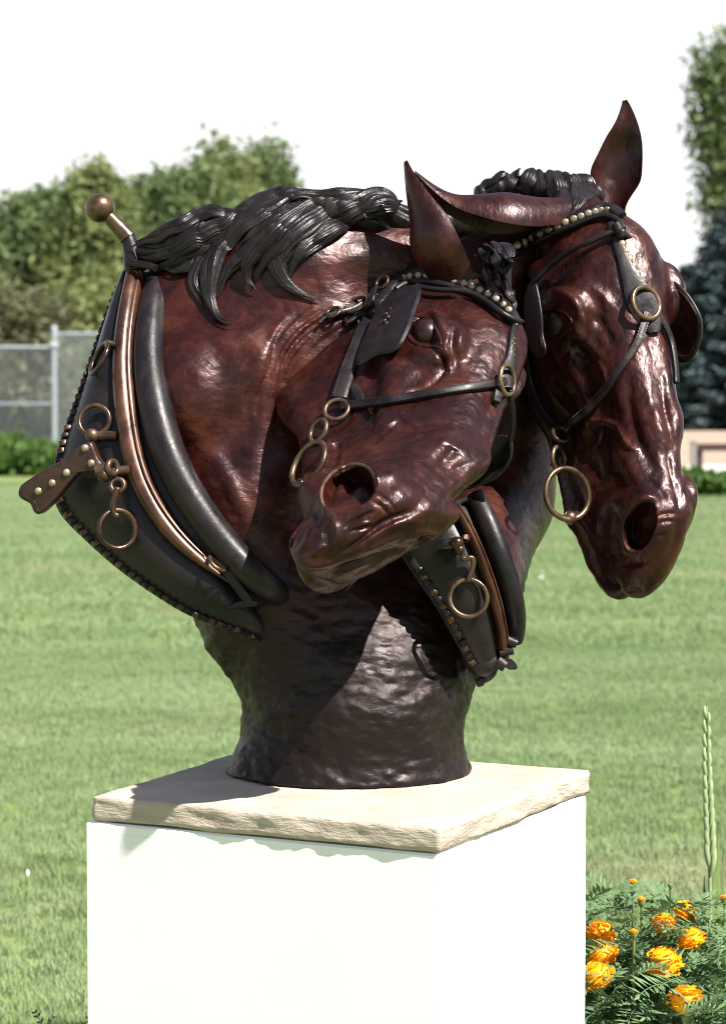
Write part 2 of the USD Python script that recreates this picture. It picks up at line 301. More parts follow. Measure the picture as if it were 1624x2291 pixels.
tree('leafy_tree', G(600, 86), [B(598, 385, 86, 38, 48), B(600, 450, 86, 50, 60), B(590, 540, 86, 70, 80)], 0.16, 380, 20, 0.17, 'leaf_mid', 'thin airy tree rising over the middle of the mane, rightmost behind the fence', seed=5, group=tr, spread=0.4)
tree('bush', G(20, 66), [B(10, 720, 66, 90, 60), B(70, 740, 66, 70, 60), B(60, 850, 66, 110, 120), B(-40, 820, 66, 110, 130)], 0.1, 900, 22, 0.14, 'leaf_dry', 'dry olive bush behind the fence at the left picture edge', 'bush', seed=6, group=tr)
tree('bush', G(170, 68), [B(150, 720, 68, 60, 60), B(230, 720, 68, 70, 70), B(190, 850, 68, 120, 130), B(290, 830, 68, 80, 130)], 0.1, 1000, 22, 0.14, 'leaf_yellow', 'yellowish bush behind the fence post, left of the horse collar', 'bush', seed=7, group=tr)

tree('poplar_tree', G(1640, 150), [B(1575, 150, 150, 26, 40), B(1600, 215, 150, 42, 42), B(1590, 300, 150, 30, 40), B(1615, 370, 150, 40, 50), B(1600, 440, 150, 26, 40), B(1650, 130, 150, 40, 60), B(1680, 300, 150, 60, 90), B(1640, 520, 150, 40, 60), B(1690, 600, 150, 50, 140)], 0.4, 460, 22, 0.30, 'leaf_mid', 'tall loose grey green tree at the top right picture edge', seed=8, spread=0.65)


def spruce(base, height, rad, label, seed, mat, lean=0.0, group=None, droop=-0.12):
    r = np.random.default_rng(seed); base = np.asarray(base, float); t = thing('spruce_tree', base, label, 'spruce tree', group)
    obj('trunk', rodmesh(base, base + [0, 0, height], 0.25, 0.02), 'bark', t, smooth=40)
    cs, br = [], []
    for h in np.arange(0.03, 0.98, 0.027):
        n = int(9 + 10 * (1 - h)); a0 = r.uniform(0, 6.28)
        for k in range(n):
            a = a0 + 6.283 * k / n + r.normal(0, 0.12); L = rad * (1 - h) ** 0.85 * r.uniform(0.72, 1.12) + 0.15
            s = np.linspace(0.25, 1, max(4, int(L / 0.22)))
            z = base[2] + height * h + droop * L * s + 0.22 * L * np.clip(s - 0.6, 0, 1)
            cs.append(np.c_[base[0] + np.cos(a) * L * s, base[1] + np.sin(a) * L * s, z])
            br.append(rodmesh(cs[-1][0] * 0 + [base[0], base[1], base[2] + height * h], cs[-1][-1], 0.04, 0.01, 3))
    obj('branches', cat(br), 'bark', t, smooth=False)
    obj('crown', leaves(np.vstack(cs), (0.20, 0.20, 0.07), 18, 0.17, r, up=1.0), mat, t, smooth=False)


sg = 'spruces behind the right-hand horse'
spruce(G(1660, 118), 12.5, 6.6, 'large blue spruce at the right picture edge beside the blinker', 11, 'needle_blue', group=sg)
spruce(G(1545, 128), 9.2, 3.4, 'smaller dark green spruce directly behind the right horse face', 12, 'needle_dark', group=sg)
tree('bush', G(1590, 128), [B(1550, 890, 128, 70, 44), B(1640, 895, 128, 70, 44)], 0.1, 300, 24, 0.22, 'leaf_hedge', 'dark low hedge bush at the foot of the spruces beyond the track', 'bush', seed=13)

# chain link fence
fy = 52.0
fence = thing('chain_link_fence', G(122, fy), 'galvanised chain link fence with a round post in front of the trees on the left', 'fence')
zt = lambda v: P(122, v, fy)[2]
xr = lambda u: P(u, 900, fy)[0]
obj('post', cat([rodmesh((xr(122), fy, 0), (xr(122), fy, zt(738)), 0.062, sides=14), trimesh.creation.icosphere(2, 0.072).apply_translation((xr(122), fy, zt(735)))]), 'galvanised', fence, smooth=40)
for u in (-210, 500):
    obj('post', rodmesh((xr(u), fy, 0), (xr(u), fy, zt(745)), 0.055, sides=12), 'galvanised', fence, smooth=40)
for u0, u1, v in ((-210, 122, 776), (-210, 122, 903), (122, 500, 746)):
    obj('rail', rodmesh((xr(u0), fy, zt(v)), (xr(u1), fy, zt(v)), 0.032, sides=10), 'galvanised', fence, smooth=40)
obj('clamp', rodmesh((xr(122) - 0.08, fy, zt(773)), (xr(122) + 0.10, fy, zt(773)), 0.085, sides=12), 'galvanised', fence, smooth=40)


def mesh_panel(x0, x1, z0, z1, y, pitch=0.075, r=0.0035):
    ms = []; H = z1 - z0
    for s in (-1, 1):
        for x in np.arange(x0 - H, x1 + H, pitch):
            a, b = np.array([x, y + s * 0.003, z0]), np.array([x + s * H, y + s * 0.003, z1]); d = b - a
            t0, t1 = sorted([(x0 - a[0]) / d[0], (x1 - a[0]) / d[0]]); t0, t1 = max(t0, 0), min(t1, 1)
            if t1 - t0 > 0.02: ms.append(rodmesh(a + d * t0, a + d * t1, r, sides=3))
    return cat(ms)


obj('wire_mesh', mesh_panel(xr(-200), xr(122), 0.02, zt(778), fy - 0.05), 'galvanised', fence, smooth=False, kind='stuff')
obj('wire_mesh', mesh_panel(xr(122), xr(495), 0.02, zt(748), fy - 0.05, pitch=0.06, r=0.0045), 'galvanised', fence, smooth=False, kind='stuff')

r_ = np.random.default_rng(21)


def weeds(name, x0, x1, y0, y1, n, h, mat, label, seed):
    r = np.random.default_rng(seed); vs, fs = [], []
    cx = r.uniform(x0, x1, n); cy = r.uniform(y0, y1, n); hh = h * (0.55 + 0.6 * meshkit.noise(np.c_[cx * 1.3, cy, cx * 0], seed)) * r.uniform(0.7, 1.1, n)
    c = np.c_[cx, cy, hh * r.uniform(0.1, 1, n)]
    obj(name, leaves(c, 0.05, 3, 0.11, r, up=0.3), mat, smooth=False, label=label, category='weeds', kind='stuff')


weeds('tall_weeds', xr(-200), xr(500), 47.5, 51, 5200, 0.85, 'weed', 'tall bright green weeds along the foot of the chain link fence', 31)
weeds('tall_grass', P(1440, 900, 38)[0], P(1720, 900, 38)[0], 37.5, 39.5, 2600, 0.35, 'weed', 'tall green grass clump beyond the lawn below the brown rail', 32)

ry = 41.5
rail = thing('rail_fence', G(1565, ry), 'low dark brown rail fence beside the dirt track at the right picture edge', 'fence')
rx = lambda u: P(u, 900, ry)[0]
rz = lambda v: P(1600, v, ry)[2]


def bx(x0, x1, y0, y1, z0, z1):
    return trimesh.creation.box([x1 - x0, y1 - y0, z1 - z0]).apply_translation([(x0 + x1) / 2, (y0 + y1) / 2, (z0 + z1) / 2])


for u in (1566, 1840):
    obj('post', bx(rx(u) - .05, rx(u) + .05, ry - .05, ry + .05, 0, rz(998)), 'rail_brown', rail, smooth=False)
obj('rail', bx(rx(1558), rx(1900), ry - .10, ry - .053, rz(1009), rz(992)), 'rail_brown', rail, smooth=False)
gp = thing('wooden_post', G(1551, 40.2), 'grey weathered wooden post beside the end of the brown rail', 'post')
obj('shaft', bx(P(1551, 900, 40.2)[0] - .05, P(1551, 900, 40.2)[0] + .05, 40.15, 40.25, 0, P(1551, 990, 40.2)[2]), 'post_grey', gp, smooth=False)
obj('cap', bx(P(1551, 900, 40.2)[0] - .06, P(1551, 900, 40.2)[0] + .06, 40.14, 40.26, P(1551, 990, 40.2)[2], P(1551, 986, 40.2)[2]), 'post_grey', gp, smooth=False)
obj('white_board', bx(rx(1500), rx(1900), ry + 4.6, ry + 4.7, 0, P(1600, 1040, ry + 4.6)[2]), 'chalk', smooth=False, label='low white board edging along the near side of the dirt track', category='board')
# ---------------------------------------------------------------- sculpting tools
def smin(a, b, k):
    h = np.clip(0.5 + 0.5 * (b - a) / k, 0, 1); return b + (a - b) * h - k * h * (1 - h)


def smax(a, b, k): return -smin(-a, -b, k)


def cone(p, a, b, ra, rb):
    a, b = np.asarray(a, float), np.asarray(b, float); ab = b - a
    t = np.clip(((p - a) @ ab) / (ab @ ab), 0, 1)
    return np.linalg.norm(p - a - t[:, None] * ab, axis=1) - (ra + (rb - ra) * t)


def ell(p, c, r, R=None):
    q = p - np.asarray(c, float)
    if R is not None: q = q @ R
    r = np.asarray(r, float); k0 = np.linalg.norm(q / r, axis=1); k1 = np.linalg.norm(q / r ** 2, axis=1)
    return k0 * (k0 - 1) / np.maximum(k1, 1e-9)


def surface(fn, lo, hi, h, relax=2):
    """The zero surface of fn as a mesh (surface nets); fn is evaluated finely near the surface only."""
    lo, hi = np.asarray(lo, float), np.asarray(hi, float); m = 4; n = np.ceil((hi - lo) / (h * m)).astype(int)
    ax = [lo[k] + (np.arange(n[k] + 1)) * h * m for k in range(3)]
    c = np.stack(np.meshgrid(*ax, indexing='ij'), -1); d = fn(c.reshape(-1, 3)).reshape(n + 1)
    fine = np.empty(n * m + 1, np.float32); big = np.repeat(np.repeat(np.repeat(d, m, 0), m, 1), m, 2)[:n[0] * m + 1, :n[1] * m + 1, :n[2] * m + 1]
    fine[:] = np.where(big > 0, 1, -1)
    near = np.abs(d) < h * m * 2.2
    cells = np.zeros(n, bool)
    for o in np.ndindex(2, 2, 2): cells |= near[o[0]:o[0] + n[0], o[1]:o[1] + n[1], o[2]:o[2] + n[2]]
    mask = np.zeros(n * m + 1, bool); mask[:-1, :-1, :-1] = np.repeat(np.repeat(np.repeat(cells, m, 0), m, 1), m, 2)
    idx = np.argwhere(mask); fine[mask] = fn(lo + idx * h)
    s = fine > 0; sh = np.array(s.shape) - 1
    cnt = sum(s[o[0]:o[0] + sh[0], o[1]:o[1] + sh[1], o[2]:o[2] + sh[2]].astype(np.int8) for o in np.ndindex(2, 2, 2))
    act = np.argwhere((cnt > 0) & (cnt < 8)); vid = -np.ones(sh, int); vid[tuple(act.T)] = np.arange(len(act))
    acc = np.zeros((len(act), 3)); num = np.zeros(len(act)); cor = list(np.ndindex(2, 2, 2))
    for i, a in enumerate(cor):
        for b in cor[i + 1:]:
            if sum(abs(x - y) for x, y in zip(a, b)) != 1: continue
            da, db = fine[tuple((act + a).T)], fine[tuple((act + b).T)]; x = (da > 0) != (db > 0)
            t = np.where(x, da / np.where(x, da - db, 1), 0)[:, None]
            acc += np.where(x[:, None], np.array(a) + t * (np.array(b) - np.array(a)), 0); num += x
    V = lo + (act + acc / num[:, None]) * h; faces = []
    for k in range(3):
        e = np.zeros(3, int); e[k] = 1; sl = tuple(slice(1, None) if j != k else slice(None) for j in range(3))
        a = s[:s.shape[0] - e[0], :s.shape[1] - e[1], :s.shape[2] - e[2]]; b = s[e[0]:, e[1]:, e[2]:]
        ed = np.argwhere(a != b); i, j = (k + 1) % 3, (k + 2) % 3; di, dj = np.zeros(3, int), np.zeros(3, int); di[i] = 1; dj[j] = 1
        ok = (ed[:, i] > 0) & (ed[:, j] > 0) & (ed < sh).all(1); ed = ed[ok]
        q = np.stack([vid[tuple((ed - di - dj).T)], vid[tuple((ed - dj).T)], vid[tuple(ed.T)], vid[tuple((ed - di).T)]], 1)
        flip = s[tuple(ed.T)]; q[flip] = q[flip][:, ::-1]; faces.append(q[(q >= 0).all(1)])
    q = np.vstack(faces); f = np.vstack([q[:, [0, 1, 2]], q[:, [0, 2, 3]]])
    msh = trimesh.Trimesh(V, f, process=False); V = relaxed(msh, relax)
    return V, f


def adjacency(msh):
    e = msh.edges_unique; n = len(msh.vertices)
    A = sparse.coo_matrix((np.ones(2 * len(e)), (np.r_[e[:, 0], e[:, 1]], np.r_[e[:, 1], e[:, 0]])), shape=(n, n)).tocsr()
    return sparse.diags(1 / np.maximum(np.asarray(A.sum(1)).ravel(), 1)) @ A


def relaxed(msh, it, lam=0.5):
    A = adjacency(msh); V = np.array(msh.vertices)
    for _ in range(it):
        V = V + lam * (A @ V - V); V = V - (lam + 0.03) * (A @ V - V) if False else V
    return V


def normals(V, f):
    n = np.zeros_like(V); w = np.cross(V[f[:, 1]] - V[f[:, 0]], V[f[:, 2]] - V[f[:, 0]])
    for k in range(3): np.add.at(n, f[:, k], w)
    return n / (np.linalg.norm(n, axis=1, keepdims=True) + 1e-12)


def spline(pts, n=None, step=None):
    """Points along a centripetal-like smooth curve through pts (any dimension), evenly spaced."""
    p = np.asarray(pts, float)
    if len(p) == 2:
        q = p[0] + np.linspace(0, 1, 60)[:, None] * (p[1] - p[0])
    else:
        from scipy.interpolate import CubicSpline, PchipInterpolator
        t = np.r_[0, np.cumsum(np.maximum(np.linalg.norm(np.diff(p[:, :3], axis=0), axis=1), 1e-6) ** 0.7)]
        q = CubicSpline(t, p)(np.linspace(0, t[-1], 40 * len(p)))
    L = np.r_[0, np.cumsum(np.linalg.norm(np.diff(q[:, :3], axis=0), axis=1))]
    n = n or max(4, int(round(L[-1] / step)) + 1)
    s = np.linspace(0, L[-1], n); return np.stack([np.interp(s, L, q[:, k]) for k in range(q.shape[1])], 1)


class Skin:
    """The visible side of some surfaces: at(u, v) gives the point and normal seen there."""
    def __init__(self, *meshes):
        V = np.vstack([m[0] for m in meshes]); N = np.vstack([normals(*m) for m in meshes])
        view = V - EYE; front = (N * view).sum(1) < 0
        self.V, self.N = V[front], N[front]; self.uv = proj(self.V); self.tree = cKDTree(self.uv)

    def at(self, u, v):
        for r in (7, 14, 30, 60, 140):
            i = np.array(self.tree.query_ball_point((u, v), r), int)
            if len(i): break
        else:
            raise ValueError(f'nothing at {u}, {v}')
        y = self.V[i, 1]; i = i[y < y.min() + 0.02]; d = np.linalg.norm(self.uv[i] - (u, v), axis=1); w = np.exp(-(d / (0.5 * r)) ** 2) + 1e-9
        n = (self.N[i] * w[:, None]).sum(0); return P(u, v, (self.V[i, 1] * w).sum() / w.sum()), n / np.linalg.norm(n)

    def path(self, pts, step=6, smooth=3, lift=0.0, cam=0.3):
        """pts: (u, v) or (u, v, Y) with a depth of its own; returns 3-D points and normals along the curve."""
        q = []
        for p in pts: q.append((p[0], p[1], p[2] if len(p) > 2 else np.nan))
        q = np.array(q); c = spline(q[:, :2], step=step); X, N = [], []
        own = ~np.isnan(q[:, 2])
        if own.any():
            s = [np.argmin(((c - a) ** 2).sum(1)) for a in q[:, :2]]
        for k, (u, v) in enumerate(c):
            if own.any() and own.all():
                Y = np.interp(k, s, q[:, 2]); X.append(P(u, v, Y)); N.append(np.array([0, -1.0, 0]))
            else:
                a, n = self.at(u, v); X.append(a); N.append(n)
        X, N = np.array(X), np.array(N)
        for _ in range(smooth):
            N[1:-1] = (N[:-2] + 2 * N[1:-1] + N[2:]) / 4
            Y = X[:, 1].copy(); Y[1:-1] = np.minimum(Y[1:-1], (Y[:-2] + 2 * Y[1:-1] + Y[2:]) / 4) * 0.5 + 0.5 * (Y[:-2] + 2 * Y[1:-1] + Y[2:]) / 4
            X = np.array([P(u, v, y) for (u, v), y in zip(c, Y)])
        N /= np.linalg.norm(N, axis=1, keepdims=True); N = N * (1 - cam) + np.array([0, -cam, 0]); N /= np.linalg.norm(N, axis=1, keepdims=True)
        return X + N * lift, N


def sculpt(V, f, strokes):
    """Raises (+) or cuts (-) the surface along curves given in the photograph: (kind, points, width px, height m)."""
    V = V.copy()
    for kind, pts, w, hgt in strokes:
        N = normals(V, f); uv = proj(V); view = V - EYE; view /= np.linalg.norm(view, axis=1, keepdims=True)
        face = -(N * view).sum(1)
        if kind == 'dent':       # a hollow with a clear rim: an outline, deepest on the side of its first point, rising to the surface at the far side
            import shapely
            outline, deep, shallow = pts; poly = shapely.Polygon(spline(np.array(outline + outline[:1], float), step=3)); b = poly.bounds
            near = np.where((face > 0.0) & (uv[:, 0] > b[0]) & (uv[:, 0] < b[2]) & (uv[:, 1] > b[1]) & (uv[:, 1] < b[3]))[0]
            near = near[shapely.contains_xy(poly, uv[near, 0], uv[near, 1])]; y = V[near, 1]; near = near[y < np.percentile(y, 10) + 0.09]
            e = shapely.distance(poly.exterior, shapely.points(uv[near])); dv = np.array(deep, float) - shallow
            ramp = np.clip(((uv[near] - shallow) @ dv) / (dv @ dv), 0, 1.15) ** 0.8; n = -N[near].mean(0); n = n / np.linalg.norm(n) * 0.4 + np.array([0, 0.6, 0]); n /= np.linalg.norm(n)
            V[near] += n * (-hgt * ramp * np.clip(e / w, 0, 1) ** 0.6)[:, None]; continue
        if kind == 'push':       # a side that turns away: leans back steadily with the distance from an edge
            import shapely
            edge, rest = pts; poly = shapely.Polygon(edge + rest); ln = shapely.LineString(edge); b = poly.bounds
            near = np.where((uv[:, 0] > b[0]) & (uv[:, 0] < b[2]) & (uv[:, 1] > b[1]) & (uv[:, 1] < b[3]) & (face > -0.3))[0]; near = near[shapely.contains_xy(poly, uv[near, 0], uv[near, 1])]
            e = np.clip(shapely.distance(ln, shapely.points(uv[near])) / w, 0, 1); V[near] += np.array([0, 1.0, 0]) * (-hgt * e ** 1.4)[:, None]; continue
        if len(pts) == 1:
            c = np.array(pts, float); tt = np.array([0.5])
        else:
            c = spline(pts, step=max(2.0, w / 5)); tt = np.linspace(0, 1, len(c))
        near = np.where((face > 0.02) & (uv > c.min(0) - 3 * w).all(1) & (uv < c.max(0) + 3 * w).all(1))[0]
        if not len(near): continue
        d, i = cKDTree(c).query(uv[near]); close = d < 3 * w; near, d, i = near[close], d[close], i[close]
        if not len(near): continue
        y = V[near, 1]; lim = np.percentile(y[d < max(w, 6)], 8) if (d < max(w, 6)).any() else y.min(); ok = y < lim + 0.10; near, d, i = near[ok], d[ok], i[ok]
        taper = np.sin(np.pi * np.clip(tt[i] * 0.94 + 0.03, 0, 1)) ** 0.5 if len(c) > 1 else 1.0
        if kind == 'fold':       # one side of the curve stands proud and falls off sharply across it
            tan = np.gradient(c, axis=0); tan /= np.linalg.norm(tan, axis=1, keepdims=True) + 1e-9
            side = np.cross(tan[i], uv[near] - c[i]); g = np.where(side > 0, np.exp(-(d / w) ** 2), np.exp(-(d / (w * 0.22)) ** 2) * 1.5 - 0.5 * np.exp(-(d / (0.5 * w)) ** 2))
        elif kind == 'flat':
            g = 1 / (1 + np.exp((d - w) / (0.12 * w)))
        else:
            g = np.exp(-(d / w) ** 2)
        V[near] += N[near] * (hgt * taper * g)[:, None] if np.ndim(taper) else N[near] * (hgt * g)[:, None]
    return V


def frames(X, N):
    T = np.gradient(X, axis=0); T /= np.linalg.norm(T, axis=1, keepdims=True) + 1e-12
    N = N - T * (N * T).sum(1, keepdims=True); N /= np.linalg.norm(N, axis=1, keepdims=True) + 1e-12
    return T, N, np.cross(T, N)


def sweep(X, N, prof, wid, hgt, caps=True):
    """A closed profile (across, along the normal) swept along X; wid and hgt scale it along the way."""
    X, N = np.asarray(X, float), np.asarray(N, float); T, N, Bn = frames(X, N); prof = np.asarray(prof, float); m, n = len(prof), len(X)
    wid, hgt = np.broadcast_to(wid, n), np.broadcast_to(hgt, n)
    v = X[:, None] + Bn[:, None] * (prof[None, :, :1] * wid[:, None, None]) + N[:, None] * (prof[None, :, 1:] * hgt[:, None, None])
    i, j = np.meshgrid(np.arange(n - 1), np.arange(m), indexing='ij'); k = (j + 1) % m
    q = np.stack([i * m + j, i * m + k, (i + 1) * m + k, (i + 1) * m + j], -1).reshape(-1, 4); f = np.vstack([q[:, [0, 1, 2]], q[:, [0, 2, 3]]]); v = v.reshape(-1, 3)
    if caps:
        c0, c1 = len(v), len(v) + 1; v = np.vstack([v, v[:m].mean(0), v[-m - 0:].mean(0) if False else v[(n - 1) * m:n * m].mean(0)]); a = np.arange(m); b = (a + 1) % m
        f = np.vstack([f, np.c_[b, a, np.full(m, c0)], np.c_[(n - 1) * m + a, (n - 1) * m + b, np.full(m, c1)]])
    msh = trimesh.Trimesh(v, f, process=False)
    if msh.volume < 0: msh.invert()
    return msh


def circle(n=12): a = np.arange(n) * 2 * math.pi / n; return np.c_[np.cos(a), np.sin(a)]


def strapprof(r=0.28): # rounded flat strap, unit width +-0.5, thickness 0..1
    return np.array([(-.5, .1), (-.5, .62), (-.5 + r * .35, .92), (-.5 + r, 1), (0, 1.06), (.5 - r, 1), (.5 - r * .35, .92), (.5, .62), (.5, .1), (0, -.15)])


def tube(X, r, n=10): return sweep(X, side_normals(X), circle(n), r, r)


def side_normals(X):
    X = np.asarray(X, float); T = np.gradient(X, axis=0); a = np.array([0.3, -0.9, 0.3]); N = np.cross(np.cross(T, np.broadcast_to(a, T.shape)), T); return N / (np.linalg.norm(N, axis=1, keepdims=True) + 1e-12)


def ring(c, R1, R2, r, ang, tilt=None, n=44, m=9):
    """A ring seen as an ellipse: half axes R1 (along ang, degrees clockwise from right) and R2 in metres in the picture, turned out of it by what the flattening implies."""
    a = math.radians(ang); e1 = np.array([math.cos(a), 0, -math.sin(a)]); e2 = np.array([math.sin(a), 0, math.cos(a)])
    k = min(1, R2 / R1); e2 = e2 * k + np.array([0, 1, 0]) * math.sqrt(1 - k * k) * (tilt or 1)
    t = np.linspace(0, 2 * math.pi, n, endpoint=False); X = np.asarray(c) + R1 * (np.cos(t)[:, None] * e1 + np.sin(t)[:, None] * e2); nn = np.cross(e1, e2)
    out = (X - c) / R1; b = circle(m); v = X[:, None] + r * (b[None, :, :1] * out[:, None] + b[None, :, 1:] * nn); v = v.reshape(-1, 3)
    i, j = np.meshgrid(np.arange(n), np.arange(m), indexing='ij'); i2, j2 = (i + 1) % n, (j + 1) % m
    q = np.stack([i * m + j, i * m + j2, i2 * m + j2, i2 * m + j], -1).reshape(-1, 4); msh = trimesh.Trimesh(v, np.vstack([q[:, [0, 1, 2]], q[:, [0, 2, 3]]]), process=False)
    if msh.volume < 0: msh.invert()
    return msh


def dome_stud(c, n, r, h):
    n = np.asarray(n) / np.linalg.norm(n); a = np.cross(n, [0.1, 0.2, 1]); a /= np.linalg.norm(a); b = np.cross(n, a); rows = []
    for t in (0, 0.35, 0.7, 0.95): rows.append((math.cos(t * math.pi / 2) ** 0.7, math.sin(t * math.pi / 2)))
    ang = np.arange(12) * math.pi / 6; v = [c - n * h * .5 + r * (np.cos(x) * a + np.sin(x) * b) for x in ang]
    for rr, hh in rows: v += [c + n * h * hh + r * rr * (np.cos(x) * a + np.sin(x) * b) for x in ang]
    v.append(c + n * h); f = []
    for k in range(4):
        for i in range(12):
            j = (i + 1) % 12; f += [[k * 12 + i, k * 12 + j, k * 12 + 12 + j], [k * 12 + i, k * 12 + 12 + j, k * 12 + 12 + i]]
    f += [[48 + i, 48 + (i + 1) % 12, 60] for i in range(12)]
    return trimesh.Trimesh(np.array(v), f, process=False)


def plate(pts, thick, n=None, mid=None, bulge=0.0, rows=5):
    """A leather plate: an outline of 3-D points filled towards its middle, given a thickness and rounded rim."""
    o = np.asarray(pts, float); c = o.mean(0) if mid is None else np.asarray(mid, float); m = len(o)
    nn = n if n is not None else np.linalg.svd(o - o.mean(0))[2][2]
    nn = np.asarray(nn, float); nn = nn / np.linalg.norm(nn)
    if nn[1] > 0: nn = -nn
    s = np.r_[1.0, 0.985, 0.95, np.linspace(0.85, 0.12, rows)]; lift = np.r_[0.55, 0.88, 1.0, np.ones(rows)]
    top = [c + (o - c) * k + nn * (thick * l * 0.5 + bulge * (1 - k * k)) for k, l in zip(s, lift)]; bot = [c + (o - c) * k + nn * (-thick * l * 0.5 + bulge * (1 - k * k)) for k, l in zip(s, lift)]
    R = len(s); v = np.vstack(top + [[c + nn * (thick * .5 + bulge)]] + bot + [[c + nn * (-thick * .5 + bulge)]]); off = R * m + 1; f = []
    a = np.arange(m); b = (a + 1) % m
    for k in range(R - 1):
        f += [np.c_[k * m + a, k * m + b, (k + 1) * m + b], np.c_[k * m + a, (k + 1) * m + b, (k + 1) * m + a], np.c_[off + k * m + b, off + k * m + a, off + (k + 1) * m + a], np.c_[off + k * m + b, off + (k + 1) * m + a, off + (k + 1) * m + b]]
    f += [np.c_[(R - 1) * m + a, (R - 1) * m + b, np.full(m, R * m)], np.c_[off + (R - 1) * m + b, off + (R - 1) * m + a, np.full(m, off + R * m)], np.c_[b, a, off + a], np.c_[b, off + a, off + b]]
    msh = trimesh.Trimesh(v, np.vstack(f), process=False)
    if msh.volume < 0: msh.invert()
    return msh


# ---------------------------------------------------------------- the horse head, in its own space: x from poll to lip, y across, z towards the ridge of the nose
def head_sdf(p):
    p = p.copy(); p[:, 1] = np.abs(p[:, 1])
    d = cone(p, (0.02, 0, -0.085), (0.15, 0, -0.092), 0.068, 0.088)
    d = smin(d, ell(p, (0.16, 0.0, -0.07), (0.14, 0.088, 0.078)), 0.03)
    d = smin(d, cone(p, (0.15, 0.018, -0.075), (0.44, 0.012, -0.062), 0.072, 0.048), 0.035)
    d = smin(d, cone(p, (0.44, 0.012, -0.065), (0.60, 0.012, -0.072), 0.048, 0.044), 0.03)
    d = smin(d, cone(p, (0.20, 0.0, -0.16), (0.50, 0.0, -0.115), 0.075, 0.052), 0.03)
    # cheek plate and jaw bar
    d = smin(d, ell(p, (0.185, 0.058, -0.185), (0.125, 0.038, 0.115)), 0.028)
    d = smin(d, cone(p, (0.20, 0.045, -0.245), (0.50, 0.022, -0.165), 0.040, 0.032), 0.03)
    # orbit, cheek bone
    d = smin(d, ell(p, (0.195, 0.094, -0.052), (0.055, 0.030, 0.040)), 0.020)
    d = smin(d, cone(p, (0.20, 0.098, -0.098), (0.37, 0.060, -0.098), 0.022, 0.012), 0.022)
    d = smin(d, cone(p, (0.19, 0.100, -0.080), (0.06, 0.078, -0.100), 0.020, 0.020), 0.022)
    d = smax(d, -(np.linalg.norm(p - np.array([0.115, 0.112, -0.035]), axis=1) - 0.032), 0.03)       # hollow above the eye
    d = smax(d, -ell(p, (0.42, 0.088, -0.055), (0.09, 0.028, 0.022)), 0.03)                            # hollow beside the nose bone
    # muzzle
    d = smin(d, ell(p, (0.60, 0.028, -0.088), (0.060, 0.046, 0.052)), 0.025)
    d = smin(d, ell(p, (0.645, 0.0, -0.110), (0.044, 0.056, 0.050)), 0.022)
    d = smin(d, ell(p, (0.610, 0.0, -0.175), (0.048, 0.042, 0.030)), 0.018)
    d = smin(d, cone(p, (0.50, 0.0, -0.15), (0.60, 0.0, -0.16), 0.048, 0.036), 0.02)
    # nostril: a wing round a deep hollow
    d = smin(d, ell(p, (0.585, 0.056, -0.070), (0.048, 0.026, 0.040)), 0.015)
    return d


HV, HF = surface(head_sdf, (-0.07, -0.16, -0.33), (0.72, 0.16, 0.05), 0.0026, relax=2)
LM = dict(eye=(.20, -.120, -.058), fareye=(.20, .12, -.05), ring=(.23, 0, .006), brow=(.10, 0, .0), nos=(.600, -.072, -.075), fnos=(.600, .072, -.075), lip=(.685, 0, -.115), mouth=(.535, -.05, -.145), ear=(.01, -.06, -.03),
          fear=(.01, .06, -.03), jowl=(.20, -.07, -.29), ridge=(.45, 0, -.012), chin=(.615, 0, -.205), nlip=(.655, -.048, -.120))


def ortho(t, far):
    t = np.array(t, float) / np.linalg.norm(t); y = np.array(far, float); y = y - t * (y @ t); y /= np.linalg.norm(y); return np.c_[t, y, np.cross(t, y)]


def pose_head(marks, Y, t, far, scale, w, extra=None, stiff=2e-4):
    """Places the head so that its features fall where the photograph has them, then bends it gently to meet them."""
    R0 = ortho(t, far); ks = list(marks); lm = {**LM, **(extra or {})}; p = np.array([lm[k] for k in ks]); U = np.array([marks[k] for k in ks], float)

    def place(x): return P(x[3], x[4], Y) + (p * x[5]) @ (R0 @ Rot.from_rotvec(x[:3]).as_matrix()).T
    o = least_squares(lambda x: np.r_[(proj(place(x)) - U).ravel(), x[:3] * w, (x[5] - scale) * 1500], np.r_[0, 0, 0, 1000, 500, scale], loss='soft_l1', f_scale=30)
    x = o.x; R = R0 @ Rot.from_rotvec(x[:3]).as_matrix(); W = place(x); uv = proj(W)
    D = np.array([P(u, v, y) - q for (u, v), y, q in zip(U, W[:, 1], W)])
    rb = RBFInterpolator(p, D, kernel='linear', degree=1, smoothing=stiff)
    O = P(x[3], x[4], Y)
    print('head', np.round(x, 3), 'axis', np.round(R[:, 0], 2), 'ridge', np.round(R[:, 2], 2), {k: np.round(b - a).astype(int).tolist() for k, a, b in zip(ks, uv, U)})

    def f(q):
        q = np.asarray(q, float); w_ = O + (q * x[5]) @ R.T
        return w_ + rb(q)
    return f, R, x[5]


